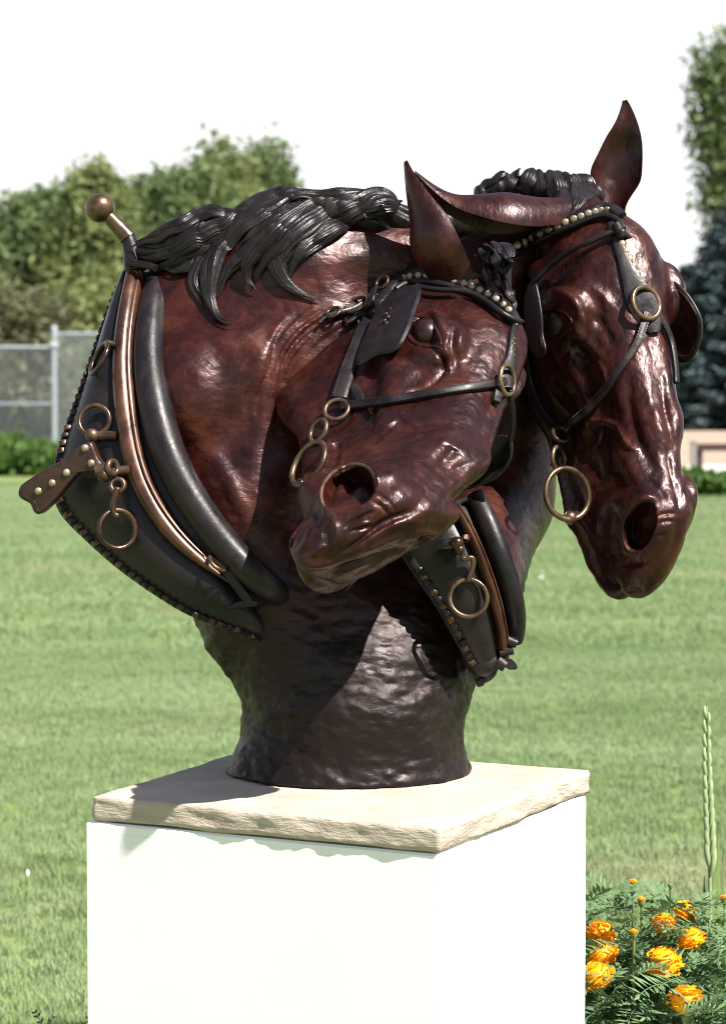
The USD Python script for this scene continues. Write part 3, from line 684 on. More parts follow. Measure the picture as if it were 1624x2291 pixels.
toA, RA, SA = pose_head(dict(eye=(948, 748), ring=(1138, 850), brow=(1150, 715), nos=(785, 1092), fnos=(965, 1190), fareye=(1125, 870), lip=(722, 1265), nlip=(655, 1205), mouth=(672, 1085), ear=(985, 590), jowl=(625, 890), ridge=(1062, 1030), chin=(745, 1322)),
                        4.22, (-.24, -.66, -.70), (.5, .50, -.68), 1.17, 260)
toB, RB, SB = pose_head(dict(eye=(1240, 725), fareye=(1520, 665), ring=(1445, 670), brow=(1388, 490), nos=(1432, 1172), fnos=(1522, 1135), lip=(1450, 1325), mouth=(1275, 1165), ear=(1235, 510), fear=(1365, 440), jowl=(1185, 870), ridge=(1499, 960), chin=(1370, 1310)),
                        4.46, (.2, -.5, -.82), (.85, .45, -.05), 1.16, 100)
VA, VB = toA(HV), toB(HV)
STROKES_A = [
    ('g', [(952, 746)], 30, -0.020),
    ('g', [(925, 696), (943, 688), (963, 694), (981, 716), (988, 742)], 10, 0.009),
    ('g', [(965, 776), (981, 788), (991, 804), (997, 828)], 6, -0.010),
    ('g', [(992, 776), (1004, 792), (1008, 812), (1003, 832)], 7, 0.007),
    ('g', [(1019, 728), (1013, 752), (1011, 782), (1017, 812)], 9, -0.006),
    ('g', [(1034, 735), (1030, 770), (1032, 810)], 11, 0.005),
    ('g', [(995, 829), (965, 857), (921, 877)], 5, -0.005),
    ('g', [(860, 800), (900, 830), (950, 830), (985, 800)], 16, 0.006),
    ('g', [(732, 1150), (717, 1115), (720, 1090), (737, 1062), (766, 1043), (799, 1036), (826, 1046), (840, 1067), (842, 1092)], 16, 0.010),
    ('dent', ([(736, 1150), (722, 1115), (725, 1090), (741, 1066), (768, 1048), (799, 1042), (822, 1050), (834, 1068), (838, 1098), (818, 1122), (785, 1140), (750, 1156)], (788, 1055), (782, 1146)), 9, -0.065),
    ('g', [(752, 1110), (768, 1097), (780, 1090)], 9, 0.012), ('g', [(795, 1106), (812, 1100), (828, 1106)], 9, 0.008),
    ('g', [(732, 1150), (717, 1115), (720, 1090), (737, 1062), (766, 1043), (799, 1036), (826, 1046), (840, 1067), (842, 1092)], 6, 0.006),
    ('g', [(774, 1179), (791, 1162), (813, 1151), (833, 1147)], 5, -0.007), ('g', [(785, 1190), (802, 1182), (827, 1180)], 4.5, -0.006),
    ('g', [(780, 1170), (800, 1154), (822, 1146)], 5, 0.004), ('g', [(790, 1184), (812, 1172), (832, 1168)], 5, 0.004),
    ('g', [(838, 1123), (855, 1134), (869, 1154)], 4, -0.004), ('g', [(844, 1106), (864, 1120), (883, 1143)], 4, -0.004), ('g', [(846, 1118), (866, 1130), (880, 1150)], 4, 0.003),
    ('g', [(738, 1255), (774, 1232), (813, 1207), (850, 1176), (883, 1157), (925, 1145)], 8, -0.006),
    ('g', [(796, 1229), (841, 1198), (883, 1176), (922, 1168)], 9, 0.007),

    ('g', [(748, 1292), (790, 1268), (830, 1255)], 8, 0.007),
    ('g', [(660, 1245), (700, 1262), (735, 1262)], 10, 0.009),
    ('g', [(645, 1227), (656, 1193), (673, 1154), (687, 1109)], 6, -0.013), ('g', [(636, 1215), (648, 1180), (664, 1145)], 8, 0.007),
    ('g', [(722, 1120), (705, 1150), (688, 1180)], 10, -0.009), ('g', [(715, 1180), (735, 1200), (725, 1225)], 12, -0.006), ('g', [(742, 1165), (752, 1200), (740, 1230)], 9, 0.006),
    ('g', [(1084, 905), (1032, 981), (984, 1045), (936, 1101)], 16, -0.0045), ('g', [(1052, 905), (1005, 975), (955, 1035)], 17, 0.003), ('g', [(1105, 960), (1052, 1050), (985, 1115)], 15, 0.0035),
    ('g', [(720, 950), (735, 1000), (715, 1050)], 12, 0.007), ('g', [(745, 960), (752, 1010), (738, 1050)], 9, -0.007),
    ('push', ([(1010, 1120), (930, 1152), (890, 1164), (850, 1184), (813, 1213), (775, 1238), (735, 1262), (700, 1275), (690, 1300)], [(700, 1400), (900, 1400), (1060, 1280), (1060, 1140)]), 120, -0.060),
    ('push', ([(680, 1060), (706, 1082), (716, 1112), (728, 1160), (716, 1225), (690, 1262), (660, 1275)], [(560, 1280), (560, 1060)]), 90, -0.025),
    ('g', [(735, 1292), (770, 1272), (815, 1256), (870, 1238), (915, 1222)], 7, -0.010), ('g', [(748, 1306), (795, 1286), (845, 1268)], 8, 0.006), ('g', [(800, 1240), (850, 1216), (900, 1196)], 7, 0.005),
    ('g', [(938, 1214), (958, 1206)], 11, -0.020), ('g', [(924, 1212), (930, 1196), (952, 1188), (972, 1196)], 5, 0.007), ('g', [(690, 1265), (700, 1240), (722, 1222)], 8, 0.005), ('g', [(668, 1235), (690, 1205), (700, 1165)], 7, 0.005),
    ('g', [(896, 921), (904, 937), (928, 949), (934, 973)], 4.5, 0.005), ('g', [(888, 939), (868, 953), (852, 965)], 4, 0.004), ('g', [(830, 985), (870, 1000), (920, 1000)], 14, -0.004),
    ('g', [(880, 1060)], 30, 0.006),
]
STROKES_B = [
    ('g', [(1241, 725)], 30, -0.018),
    ('g', [(1212, 668), (1240, 655), (1272, 662), (1296, 690), (1306, 712)], 12, 0.010),
    ('g', [(1262, 752), (1295, 785), (1325, 805)], 10, -0.009), ('g', [(1290, 740), (1322, 775), (1345, 800)], 11, 0.006),
    ('g', [(1300, 640), (1345, 660), (1365, 700)], 14, 0.008), ('g', [(1300, 690), (1340, 720), (1370, 770)], 12, -0.005),
    ('g', [(1190, 800), (1212, 834), (1241, 880), (1275, 930)], 11, 0.008), ('g', [(1230, 830), (1270, 880), (1310, 920)], 14, -0.005),
    ('g', [(1320, 942), (1353, 944), (1382, 956), (1396, 981), (1421, 1005)], 4.5, 0.008), ('g', [(1346, 956), (1342, 981), (1332, 998)], 4.5, 0.005),
    ('g', [(1330, 805), (1350, 830), (1352, 870)], 5, 0.005),
    ('g', [(1410, 840), (1408, 924), (1432, 996), (1470, 1055)], 15, -0.009), ('g', [(1446, 860), (1464, 924), (1482, 981), (1506, 1035)], 12, 0.003), ('g', [(1385, 1000), (1410, 1050), (1440, 1095)], 18, 0.007),
    ('g', [(1480, 830), (1490, 920), (1508, 1000)], 8, -0.004),
    ('g', [(1462, 1114), (1428, 1119), (1405, 1141), (1391, 1169), (1391, 1206), (1401, 1229), (1424, 1238)], 15, 0.008),
    ('dent', ([(1470, 1122), (1432, 1124), (1412, 1145), (1398, 1172), (1398, 1205), (1408, 1226), (1424, 1233), (1446, 1218), (1462, 1190), (1472, 1150)], (1402, 1185), (1474, 1165)), 8, -0.055),
    ('g', [(1446, 1150), (1440, 1185)], 11, 0.008),
    ('g', [(1462, 1114), (1428, 1119), (1405, 1141), (1391, 1169), (1391, 1206), (1401, 1229), (1424, 1238)], 7, 0.009),
    ('g', [(1470, 1156), (1490, 1149), (1512, 1150)], 4, -0.004), ('g', [(1474, 1172), (1492, 1166), (1512, 1168)], 4, -0.004), ('g', [(1470, 1200), (1490, 1196)], 4, -0.003),
    ('g', [(1274, 1154), (1299, 1183), (1317, 1222), (1331, 1262), (1348, 1296), (1380, 1312)], 7, -0.013),
    ('g', [(1310, 1155), (1328, 1190), (1340, 1225)], 11, 0.007), ('g', [(1296, 1205), (1308, 1245), (1325, 1280)], 8, 0.006), ('g', [(1350, 1130), (1365, 1190), (1370, 1240)], 18, -0.007),
    ('g', [(1400, 1285), (1440, 1290)], 18, 0.006), ('g', [(1395, 1262), (1440, 1262)], 8, -0.006), ('g', [(1405, 1320), (1436, 1325)], 6, -0.006),
    ('g', [(1290, 1010), (1310, 1070), (1320, 1120)], 10, 0.006), ('g', [(1330, 1020), (1345, 1080)], 12, -0.005),
]
VA, VB = sculpt(VA, HF, STROKES_A), sculpt(VB, HF, STROKES_B)
# ---------------------------------------------------------------- necks, chests and foot
def Q(u, v, Y): return P(u, v, Y)


def px(r, Y=4.25): return r * Y / F


def body_sdf(p):
    d = None
    def add(e, k):
        nonlocal d
        d = e if d is None else smin(d, e, k)
    # foot, waist, chest
    z0 = 0.95
    c0, c1, c2 = Q(782, 1775, 4.2), Q(793, 1590, 4.21), Q(770, 1440, 4.24)
    q = p.copy(); q[:, 1] = c1[1] + (q[:, 1] - c1[1]) / 0.85
    add(cone(q, (c0[0], c1[1], z0 - 0.02), (c1[0], c1[1], c1[2]), px(286, 4.2), px(226, 4.2)), 0.05)
    d = d * 0.85
    add(cone(p, c1, Q(640, 1350, 4.24), px(205), px(190)), 0.05)
    add(cone(p, c1, Q(930, 1380, 4.30), px(208), px(190)), 0.05)
    add(cone(p, Q(700, 1380, 4.25), Q(560, 1240, 4.26), px(180), px(165)), 0.06)
    add(cone(p, Q(548, 1425, 4.20), Q(640, 1490, 4.18), px(76), px(70)), 0.03)
    # neck of the near horse
    add(cone(p, Q(400, 700, 4.34), Q(640, 585, 4.34), px(110), px(128)), 0.06)
    add(cone(p, Q(640, 585, 4.34), Q(930, 600, 4.36), px(128), px(112)), 0.06)
    add(cone(p, Q(450, 900, 4.28), Q(720, 760, 4.33), px(175), px(160)), 0.07)
    add(cone(p, Q(560, 1120, 4.27), Q(760, 880, 4.32), px(185), px(135)), 0.07)
    # neck and chest of the far horse
    add(cone(p, Q(1000, 1330, 4.38), Q(1095, 1120, 4.64), px(165), px(140)), 0.06)
    add(cone(p, Q(1095, 1120, 4.64), Q(1190, 720, 4.74), px(140), px(135)), 0.06)
    add(cone(p, Q(1000, 560, 4.62), Q(1230, 520, 4.64), px(100), px(105)), 0.06)
    add(cone(p, Q(900, 900, 4.5), Q(1100, 640, 4.62), px(150), px(140)), 0.06)
    d = smax(d, z0 + 0.001 - p[:, 2], 0.004)
    return d


BV, BF = surface(body_sdf, (-0.50, 3.86, 0.93), (0.46, 4.86, 2.12), 0.0040, relax=2)
print('body', len(BV), 'head', len(HV))
FOLDS = []
for k, (dx, dy, w_, h_, i0, i1) in enumerate([(0, 0, 6, .005, 0, 6), (-19, -8, 7, .0025, 0, 4), (-36, -18, 9, .004, 1, 6), (17, 14, 6, .0035, 1, 5), (30, 24, 8, .003, 0, 3), (-54, -8, 12, .003, 2, 6)]):
    c = [(745 + dx, 690 + dy), (692 + dx * 1.1, 722 + dy), (648 + dx, 765 + dy * .8), (622 + dx * .8, 820 + dy * .5), (612 + dx * 1.2, 880), (606 + dx, 935)][i0:i1]
    FOLDS += [('g', c, w_, h_), ('g', [(u + 9, v + 7) for u, v in c], w_, -h_)]
FOLDS += [('g', [(560, 760), (590, 850), (585, 950), (570, 1050)], 26, 0.008), ('g', [(470, 760), (500, 860), (505, 960), (520, 1050)], 30, -0.006), ('g', [(480, 1020), (520, 1090), (560, 1180)], 18, 0.006), ('g', [(700, 600), (770, 580), (850, 560)], 30, 0.006)]
BV = sculpt(BV, BF, FOLDS)
nb = meshkit.fbm(BV * 22, 3, 3) - 0.5; low = np.clip((1.45 - BV[:, 2]) / 0.25, 0.25, 1)
NB = normals(BV, BF); BV = BV + NB * (((nb * 0.012 + (meshkit.fbm(BV * np.array([9, 9, 14]), 2, 6) - 0.5) * 0.010) * low + (meshkit.fbm(BV * np.array([42, 42, 80]), 2, 9) - 0.5) * 0.0055 * low))[:, None]
for V_, k_ in ((VA, 1), (VB, 2)):
    V_ += normals(V_, HF) * ((meshkit.fbm(V_ * 22, 2, k_) - 0.5) * 0.0022 + (meshkit.fbm(V_ * np.array([75, 75, 45]), 3, k_ + 5) - 0.5) * 0.0030)[:, None]
SC = thing('horse_sculpture', (0, 4.2, 0.95), 'dark brown bronze sculpture of two harnessed draft horse heads on a stone slab', 'sculpture')
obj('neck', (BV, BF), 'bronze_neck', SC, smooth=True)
HA = obj('horse_head', (VA, HF), 'bronze_brown', SC, smooth=True, label='bronze head of the near horse, turned down with its nose towards the camera')
HB = obj('horse_head', (VB, HF), 'bronze_brown', SC, smooth=True, label='bronze head of the far horse, upright on the right with raised ears')
skA, skB, skN = Skin((VA, HF)), Skin((VB, HF)), Skin((BV, BF))
skAll = Skin((VA, HF), (VB, HF), (BV, BF))


# ---------------------------------------------------------------- eyes, ears
def eye(sk, parent, c, upper, lower, r=0.031):
    x, n = sk.at(*c); n = n * 0.5 + np.array([0, -0.5, 0]); n /= np.linalg.norm(n)
    e = obj('eye', trimesh.creation.icosphere(4, r).apply_translation(x - n * r * 0.40), 'bronze_eye', parent, smooth=True)
    for pts, w in ((upper, 0.0036), (lower, 0.0028)):
        X, N = sk.path(pts, step=3, smooth=3, lift=-0.0005)
        s = np.sin(np.linspace(0.12, math.pi - 0.12, len(X))) ** 0.6
        obj('eyelid', sweep(X, N, circle(10), w * s + 0.0008, w * 1.3 * s + 0.0008), 'bronze_brown', parent, smooth=True)


eye(skA, HA, (953, 746), [(911, 742), (919, 724), (940, 714), (959, 717), (973, 730), (983, 752), (987, 770)], [(909, 748), (923, 765), (941, 773), (961, 775), (977, 776), (990, 782)])
eye(skB, HB, (1242, 724), [(1205, 705), (1222, 694), (1245, 692), (1268, 702), (1280, 724)], [(1207, 722), (1218, 746), (1240, 754), (1262, 748), (1280, 735)])


def ear(parent, axis, half, opening, curl=(2.6, 1.9, 1.5, 0.9), thick=0.006, n=46, m=30, mat='bronze_brown'):
    """A leaf shaped ear rolled about its axis; half is the half width in px along the axis, opening the way its hollow faces."""
    c = spline(axis, n=n); X = np.array([P(*q) for q in c]); t = np.linspace(0, 1, n)
    hw = np.interp(t, np.linspace(0, 1, len(half)), half); hw = np.array(spline(np.c_[np.linspace(0, 1, len(half)) * 100, half], n=n))[:, 1] * X[:, 1] / F; hw = np.maximum(hw, 0.001)
    cu = np.interp(t, np.linspace(0, 1, len(curl)), curl); T = np.gradient(X, axis=0); T /= np.linalg.norm(T, axis=1, keepdims=True)
    O = np.broadcast_to(np.asarray(opening, float), X.shape); O = O - T * (O * T).sum(1, keepdims=True); O /= np.linalg.norm(O, axis=1, keepdims=True); S = np.cross(T, O)
    a = np.linspace(-1, 1, m); rad = hw / np.where(cu > math.pi / 2, 1, np.sin(cu))
    ang = cu[:, None] * a[None]; outer = X[:, None] + rad[:, None, None] * (np.sin(ang)[..., None] * S[:, None] - (np.cos(ang) - np.cos(cu)[:, None] * 0.35)[..., None] * O[:, None])
    nrm = np.sin(ang)[..., None] * S[:, None] - np.cos(ang)[..., None] * O[:, None]; th = thick * np.clip(1.05 - np.abs(a) ** 4, 0.12, 1)[None] * np.clip((1 - t) * 6, 0.15, 1)[:, None]
    inner = outer - nrm * th[..., None]; v = np.vstack([outer.reshape(-1, 3), inner.reshape(-1, 3)]); off = n * m
    i, j = np.meshgrid(np.arange(n - 1), np.arange(m - 1), indexing='ij'); q = np.stack([i * m + j, i * m + j + 1, (i + 1) * m + j + 1, (i + 1) * m + j], -1).reshape(-1, 4)
    e1 = np.array([[k * m, (k + 1) * m, off + (k + 1) * m, off + k * m] for k in range(n - 1)]); e2 = e1[:, ::-1] + m - 1; k = np.arange(m - 1)
    e3 = np.stack([(n - 1) * m + k, (n - 1) * m + k + 1, off + (n - 1) * m + k + 1, off + (n - 1) * m + k], 1); e0 = np.stack([k, k + 1, off + k + 1, off + k], 1)[:, ::-1]
    q = np.vstack([q, q[:, ::-1] + off, e1[:, ::-1] if False else e1, e2, e3[:, ::-1] if False else e3, e0]); f = np.vstack([q[:, [0, 1, 2]], q[:, [0, 2, 3]]])
    v = v + 0.0 ; msh = trimesh.Trimesh(v, f, process=False)
    if msh.volume < 0: msh.invert()
    return obj('ear', msh, mat, parent, smooth=50)


X, N = skA.path([(734, 1156), (720, 1115), (722, 1090), (739, 1063), (768, 1045), (799, 1039), (824, 1047), (838, 1067), (841, 1090)], step=4, smooth=4, lift=-0.0015)
t_ = np.linspace(0.02, 1, len(X)); obj('nostril_rim', tube(X, 0.0010 + 0.0022 * np.sin(np.pi * t_) ** 0.5, 8), 'bronze_rim', HA, smooth=True)
X, N = skB.path([(1462, 1117), (1430, 1121), (1408, 1143), (1394, 1171), (1394, 1206), (1404, 1229), (1424, 1236)], step=4, smooth=4, lift=-0.0015)
t_ = np.linspace(0.02, 1, len(X)); obj('nostril_rim', tube(X, 0.001 + 0.0028 * np.sin(np.pi * t_) ** 0.5, 8), 'bronze_brown', HB, smooth=True)
ya = skA.at(1000, 624)[0][1]; yb0 = skB.at(1248, 508)[0][1]; print('ear depth', ya, yb0)
ear(HA, [(1030, 622, ya + .030), (1012, 580, ya + .022), (993, 538, ya + .015), (975, 492, ya + .012), (951, 446, ya + .012), (928, 400, ya + .015), (911, 360, ya + .02)], [56, 64, 72, 70, 54, 32, 9], (0.93, 0.32, 0.12), curl=(2.0, 1.8, 1.6, 1.4, 1.1))
ear(HB, [(1310, 478, yb0 + .07), (1250, 494, yb0 + .035), (1190, 507, yb0 + .01), (1128, 511, yb0 - .01), (1062, 498, yb0 - .02), (1002, 473, yb0 - .025), (956, 430, yb0 - .03), (924, 386, yb0 - .03)], [40, 46, 58, 76, 80, 70, 42, 8], (-0.15, -0.10, -0.98), curl=(1.9, 1.7, 1.55, 1.35, 1.1))
ear(HB, [(1374, 478, 4.62), (1369, 430, 4.62), (1378, 385, 4.62), (1390, 335, 4.63), (1398, 290, 4.63), (1400, 252, 4.64), (1397, 221, 4.65)], [26, 47, 57, 53, 44, 31, 5], (-0.18, -1.0, 0.0), curl=(1.9, 1.45, 1.2, 0.9, 0.6))

# ---------------------------------------------------------------- manes
CREST = [(303, 572, 4.33, 22), (360, 560, 4.32, 38), (430, 540, 4.31, 48), (500, 515, 4.31, 44), (580, 500, 4.31, 50), (665, 480, 4.31, 52), (760, 478, 4.31, 48), (840, 482, 4.31, 44), (900, 495, 4.32, 38)]


def mane_sdf(p):
    d = None
    for a, b in zip(CREST[:-1], CREST[1:]):
        e = cone(p, Q(*a[:3]), Q(*b[:3]), px(a[3]), px(b[3])); d = e if d is None else smin(d, e, 0.02)
    return d + 0.0025 * np.sin((p @ np.array([70.0, 60, 190]))) + 0.0015 * np.sin(p @ np.array([150.0, 90, 330]))


lo = np.min([Q(*c[:3]) for c in CREST], 0) - 0.08; hi = np.max([Q(*c[:3]) for c in CREST], 0) + 0.08
MV, MF = surface(mane_sdf, lo, hi, 0.004, relax=1)
MA = obj('mane', (MV, MF), 'bronze_mane', SC, smooth=True)
skM = Skin((MV, MF), (BV, BF), (VA, HF))


def lockprof(k, m=45, seed=0):
    g = np.random.default_rng(seed + 50); a = np.linspace(0, math.pi, m); r = np.ones(m)
    for q in range(5): r += g.uniform(0.02, 0.07) * np.cos(a * g.uniform(0.8, 2.6) * k + g.uniform(0, 6.28))
    top = np.c_[-np.cos(a), np.sin(a) * r * 0.9]; return np.vstack([top, [(0.5, -0.35), (-0.5, -0.35)]])


def lock(parent, sk, pts, w, h=0.5, lift=0.004, name='lock', ridges=4, tip=True, seed=0, smooth=10):
    X, N = sk.path(pts, step=4, smooth=smooth, lift=lift); t = np.linspace(0, 1, len(X)); x_ = np.clip(0.01 + 0.99 * t, 0, 0.9995); s = x_ ** 0.5 * (1 - x_) ** 1.05 / 0.375
    wob = 1 + 0.08 * np.sin(t * 7 + seed * 1.7); k = px(1.0); T, N2, Bn = frames(X, N); roll_ = 0.28 * np.sin(t * 4.5 + seed * 2.1) * s
    N = N2 * np.cos(roll_)[:, None] + Bn * np.sin(roll_)[:, None]; X = X + N2 * ((0.006 if len(X) > 40 else 0.001) * np.sin(t * 6 + seed) ** 2 * s)[:, None]
    return obj(name, sweep(X, N, lockprof(ridges, seed=seed), w * k * s * wob + 0.0010, w * k * h * s + 0.0010), 'bronze_mane', parent, smooth=35)


LOCKS = [
    ([(892, 455), (832, 446), (772, 440), (712, 440), (664, 436), (612, 452), (564, 472), (520, 482)], 15, 0),
    ([(884, 470), (840, 462), (792, 470), (742, 488), (700, 512)], 20, 1),
    ([(500, 490), (464, 483), (424, 503), (384, 520), (344, 533), (308, 545)], 19, 1), ([(532, 488), (490, 512), (444, 532), (404, 550), (364, 568), (318, 570)], 19, 2),
    ([(540, 495), (505, 527), (462, 548), (425, 566), (388, 581), (318, 592)], 17, 3), ([(470, 492), (430, 520), (380, 545), (330, 552)], 14, 9),
    ([(664, 428), (600, 455), (548, 489), (484, 552), (446, 598), (434, 629), (440, 657), (456, 689)], 24, 4),
    ([(732, 452), (652, 500), (596, 542), (548, 573), (516, 600), (497, 632), (484, 665)], 20, 5),
    ([(655, 438), (604, 470), (540, 510), (500, 548), (480, 583), (470, 629), (474, 677), (490, 708), (518, 722)], 23, 6),
    ([(640, 500), (608, 535), (574, 569), (556, 597), (556, 621), (574, 644)], 15, 7), ([(650, 520), (625, 550), (600, 580), (580, 620)], 12, 3),
    ([(884, 456), (832, 450), (792, 470), (732, 491), (692, 523), (655, 549), (634, 585), (606, 606)], 22, 8),
    ([(800, 455), (730, 470), (676, 503), (640, 530), (620, 565), (622, 601), (640, 632), (672, 656), (706, 668)], 22, 9), ([(780, 500), (720, 530), (680, 560), (655, 600), (650, 630)], 15, 10),
    ([(884, 465), (850, 462), (800, 480), (752, 497)], 16, 11), ([(700, 455), (650, 478), (590, 510), (540, 550)], 16, 12), ([(560, 470), (520, 500), (470, 530), (430, 560)], 16, 13),
    ([(440, 560), (430, 590), (405, 605), (385, 600)], 14, 2), ([(860, 445), (800, 452), (740, 468), (690, 490)], 15, 5),
]
for pts, w, sd in LOCKS: lock(MA, skM, pts, w * 1.35, h=0.36, lift=0.004 + 0.0022 * (sd % 4), ridges=8 + sd % 4, seed=sd)
for q, (pts, w, sd) in enumerate(LOCKS):
    g_ = np.random.default_rng(900 + q); dx, dy = g_.uniform(-14, 14), g_.uniform(2, 16); n_ = len(pts)
    lock(MA, skM, [(u + dx * (i / n_) + g_.uniform(-4, 4), v + dy * (0.3 + 0.7 * i / n_)) for i, (u, v) in enumerate(pts)], w * 0.55, h=0.5, lift=0.007 + 0.002 * (q % 3), ridges=4, seed=40 + q)


def lump(name, parent, cs, mat, k=0.015, amp=0.003, fr=(200, 90, 60)):
    c = np.array([Q(*q[:3]) for q in cs]); rr = np.array([px(q[3], q[2]) for q in cs])
    def fn(p):
        d = None
        for a, r in zip(c, rr): e = np.linalg.norm(p - a, axis=1) - r; d = e if d is None else smin(d, e, k)
        return d + amp * np.sin(p @ np.array(fr, float))
    v, f = surface(fn, (c - rr[:, None]).min(0) - 0.03, (c + rr[:, None]).max(0) + 0.03, 0.004, relax=1)
    obj(name, (v, f), mat, parent, smooth=True); return v, f


FB = lump('forelock', HB, [(1090, 430, 4.66, 28), (1130, 418, 4.65, 33), (1190, 416, 4.63, 33), (1230, 419, 4.61, 33), (1265, 422, 4.59, 31), (1300, 429, 4.59, 28), (1330, 436, 4.60, 22)], 'bronze_mane')
skF = Skin(FB, (VB, HF))
for k, pts in enumerate([[(1130, 385), (1110, 400), (1085, 420)], [(1165, 380), (1150, 405), (1140, 440)], [(1190, 378), (1182, 410), (1185, 445)], [(1205, 380), (1212, 420), (1226, 462), (1242, 478)], [(1228, 382), (1240, 420), (1246, 455), (1256, 478)],
                         [(1245, 384), (1260, 420), (1262, 455), (1258, 482)], [(1262, 386), (1276, 420), (1276, 455), (1266, 484)], [(1280, 390), (1292, 420), (1290, 450), (1276, 480)], [(1292, 392), (1308, 415), (1306, 440), (1292, 470)], [(1300, 392), (1318, 405), (1325, 425), (1316, 448)], [(1252, 400), (1268, 440), (1262, 470), (1248, 492)], [(1232, 410), (1250, 450), (1248, 475), (1232, 492)], [(1290, 400), (1300, 435), (1288, 465), (1270, 488)]]):
    lock(HB, skF, pts, 13 + (k % 3) * 3, h=0.32, lift=0.002, name='forelock_strand', ridges=6, seed=k)
lump('mane', HB, [(935, 505, 4.52, 34), (975, 500, 4.53, 36), (1020, 498, 4.55, 40), (1065, 505, 4.56, 40), (1110, 510, 4.57, 36), (1150, 515, 4.58, 30)], 'bronze_mane', amp=0.0008)
for k, pts in enumerate([[(1072, 560), (1088, 595), (1108, 640), (1135, 690), (1142, 715)], [(1085, 552), (1108, 590), (1122, 630), (1140, 680)], [(1100, 545), (1124, 580), (1132, 615), (1142, 650)], [(1118, 548), (1136, 575), (1138, 600)], [(1062, 575), (1080, 620), (1100, 660)], [(1128, 640), (1140, 670), (1148, 700)]]):
    lock(HA, skA, pts, 12 + (k % 2) * 4, h=0.45, lift=0.005, name='forelock_strand', ridges=5, seed=k)
# ---------------------------------------------------------------- slab and pedestal
SZ = 0.95
sl = np.array([[-0.474, 3.956], [0.125, 3.66], [0.425, 4.235], [-0.204, 4.544]])


def slab():
    m = trimesh.creation.box([1, 1, 1]);
    nx, nz = 90, 9; rings = []; ctr = sl.mean(0)
    per = []
    for a, b in zip(sl, np.roll(sl, -1, 0)):
        per += [a + (b - a) * t for t in np.linspace(0, 1, nx, endpoint=False)]
    per = np.array(per); out = per - ctr; out /= np.linalg.norm(out, axis=1, keepdims=True); v = []
    for k in range(nz):
        z = SZ - 0.044 * k / (nz - 1); e = np.c_[per, np.full(len(per), z)]
        nse = meshkit.fbm(e * [18, 18, 40], 4, 3) - 0.5; big = meshkit.fbm(e * [7, 7, 9], 2, 8) - 0.5
        w = 0.004 if k in (0, nz - 1) else 0.0
        off = (nse * 0.014 + big * 0.012 - w)[:, None]
        v.append(np.c_[per + out * off, np.full(len(per), z) + (0 if k not in (0,) else 0)])
    v = np.array(v); v[0, :, 2] += (meshkit.fbm(v[0] * 25, 3, 4) - 0.5) * 0.004 - 0.001; v[-1, :, 2] += (meshkit.fbm(v[-1] * 12, 2, 5) - 0.35) * 0.006
    n = len(per); R = [v[k] for k in range(nz)]
    for s in (0.985, 0.93, 0.6, 0.2): R.insert(0, np.c_[ctr + (v[0][:, :2] - ctr) * s, SZ + (meshkit.fbm(np.c_[ctr + (per - ctr) * s, per[:, 0] * 0] * 20, 3, 2) - 0.5) * 0.0025])
    nr = len(R); V = np.vstack(R + [[[*ctr, SZ]], [[*ctr, SZ - 0.044]]]); a = np.arange(n); b = (a + 1) % n; f = []
    for k in range(nr - 1): f += [np.c_[k * n + a, (k + 1) * n + a, (k + 1) * n + b], np.c_[k * n + a, (k + 1) * n + b, k * n + b]]
    f += [np.c_[a, b, np.full(n, nr * n)], np.c_[(nr - 1) * n + b, (nr - 1) * n + a, np.full(n, nr * n + 1)]]
    return V, np.vstack(f)


obj('stone_slab', slab(), 'limestone', smooth=35, label='rough edged pale limestone slab between the bronze and the white pedestal', category='slab')
ped = thing('pedestal', (0, 4.1, 0), 'plain white painted square pedestal under the limestone slab', 'pedestal')
pc = np.array([[-0.487, 3.962], [0.122, 3.668], [0.419, 4.228], [-0.19, 4.535]])
top = SZ - 0.046


def prism(c, z0, z1, bev=0.004):
    ctr = c.mean(0); ins = ctr + (c - ctr) * (1 - bev / 0.33)
    v = np.vstack([np.c_[c, np.full(4, z0)], np.c_[c, np.full(4, z1 - bev)], np.c_[ins, np.full(4, z1)]]); f = []
    for k in (0, 4):
        for i in range(4): j = (i + 1) % 4; f += [[k + i, k + j, k + 4 + j], [k + i, k + 4 + j, k + 4 + i]]
    f += [[8, 9, 10], [8, 10, 11], [2, 1, 0], [3, 2, 0]]
    return trimesh.Trimesh(v, f, process=False)


obj('side_panels', prism(pc, 0, top - 0.0184, bev=0.0006), 'white_paint', ped, smooth=False)
obj('top_board', prism(pc.mean(0) + (pc - pc.mean(0)) * 1.0, top - 0.0183, top), 'white_paint', ped, smooth=False)
# ---------------------------------------------------------------- bridles
def strap(name, parent, sk, pts, w, th=0.005, lift=0.0, mat='bronze_leather', taper=False, smooth=8, prof=None, step=5, cam=0.45, **data):
    X, N = sk.path(pts, step=step, smooth=smooth, lift=lift, cam=cam); k = X[:, 1] / F; t = np.linspace(0, 1, len(X))
    if np.ndim(w): w = np.interp(t, np.linspace(0, 1, len(w)), w)
    m = np.array(prof if prof is not None else strapprof())
    return obj(name, sweep(X, N, m, w * k * np.ones(len(X)), th), mat, parent, smooth=40, **data), X, N


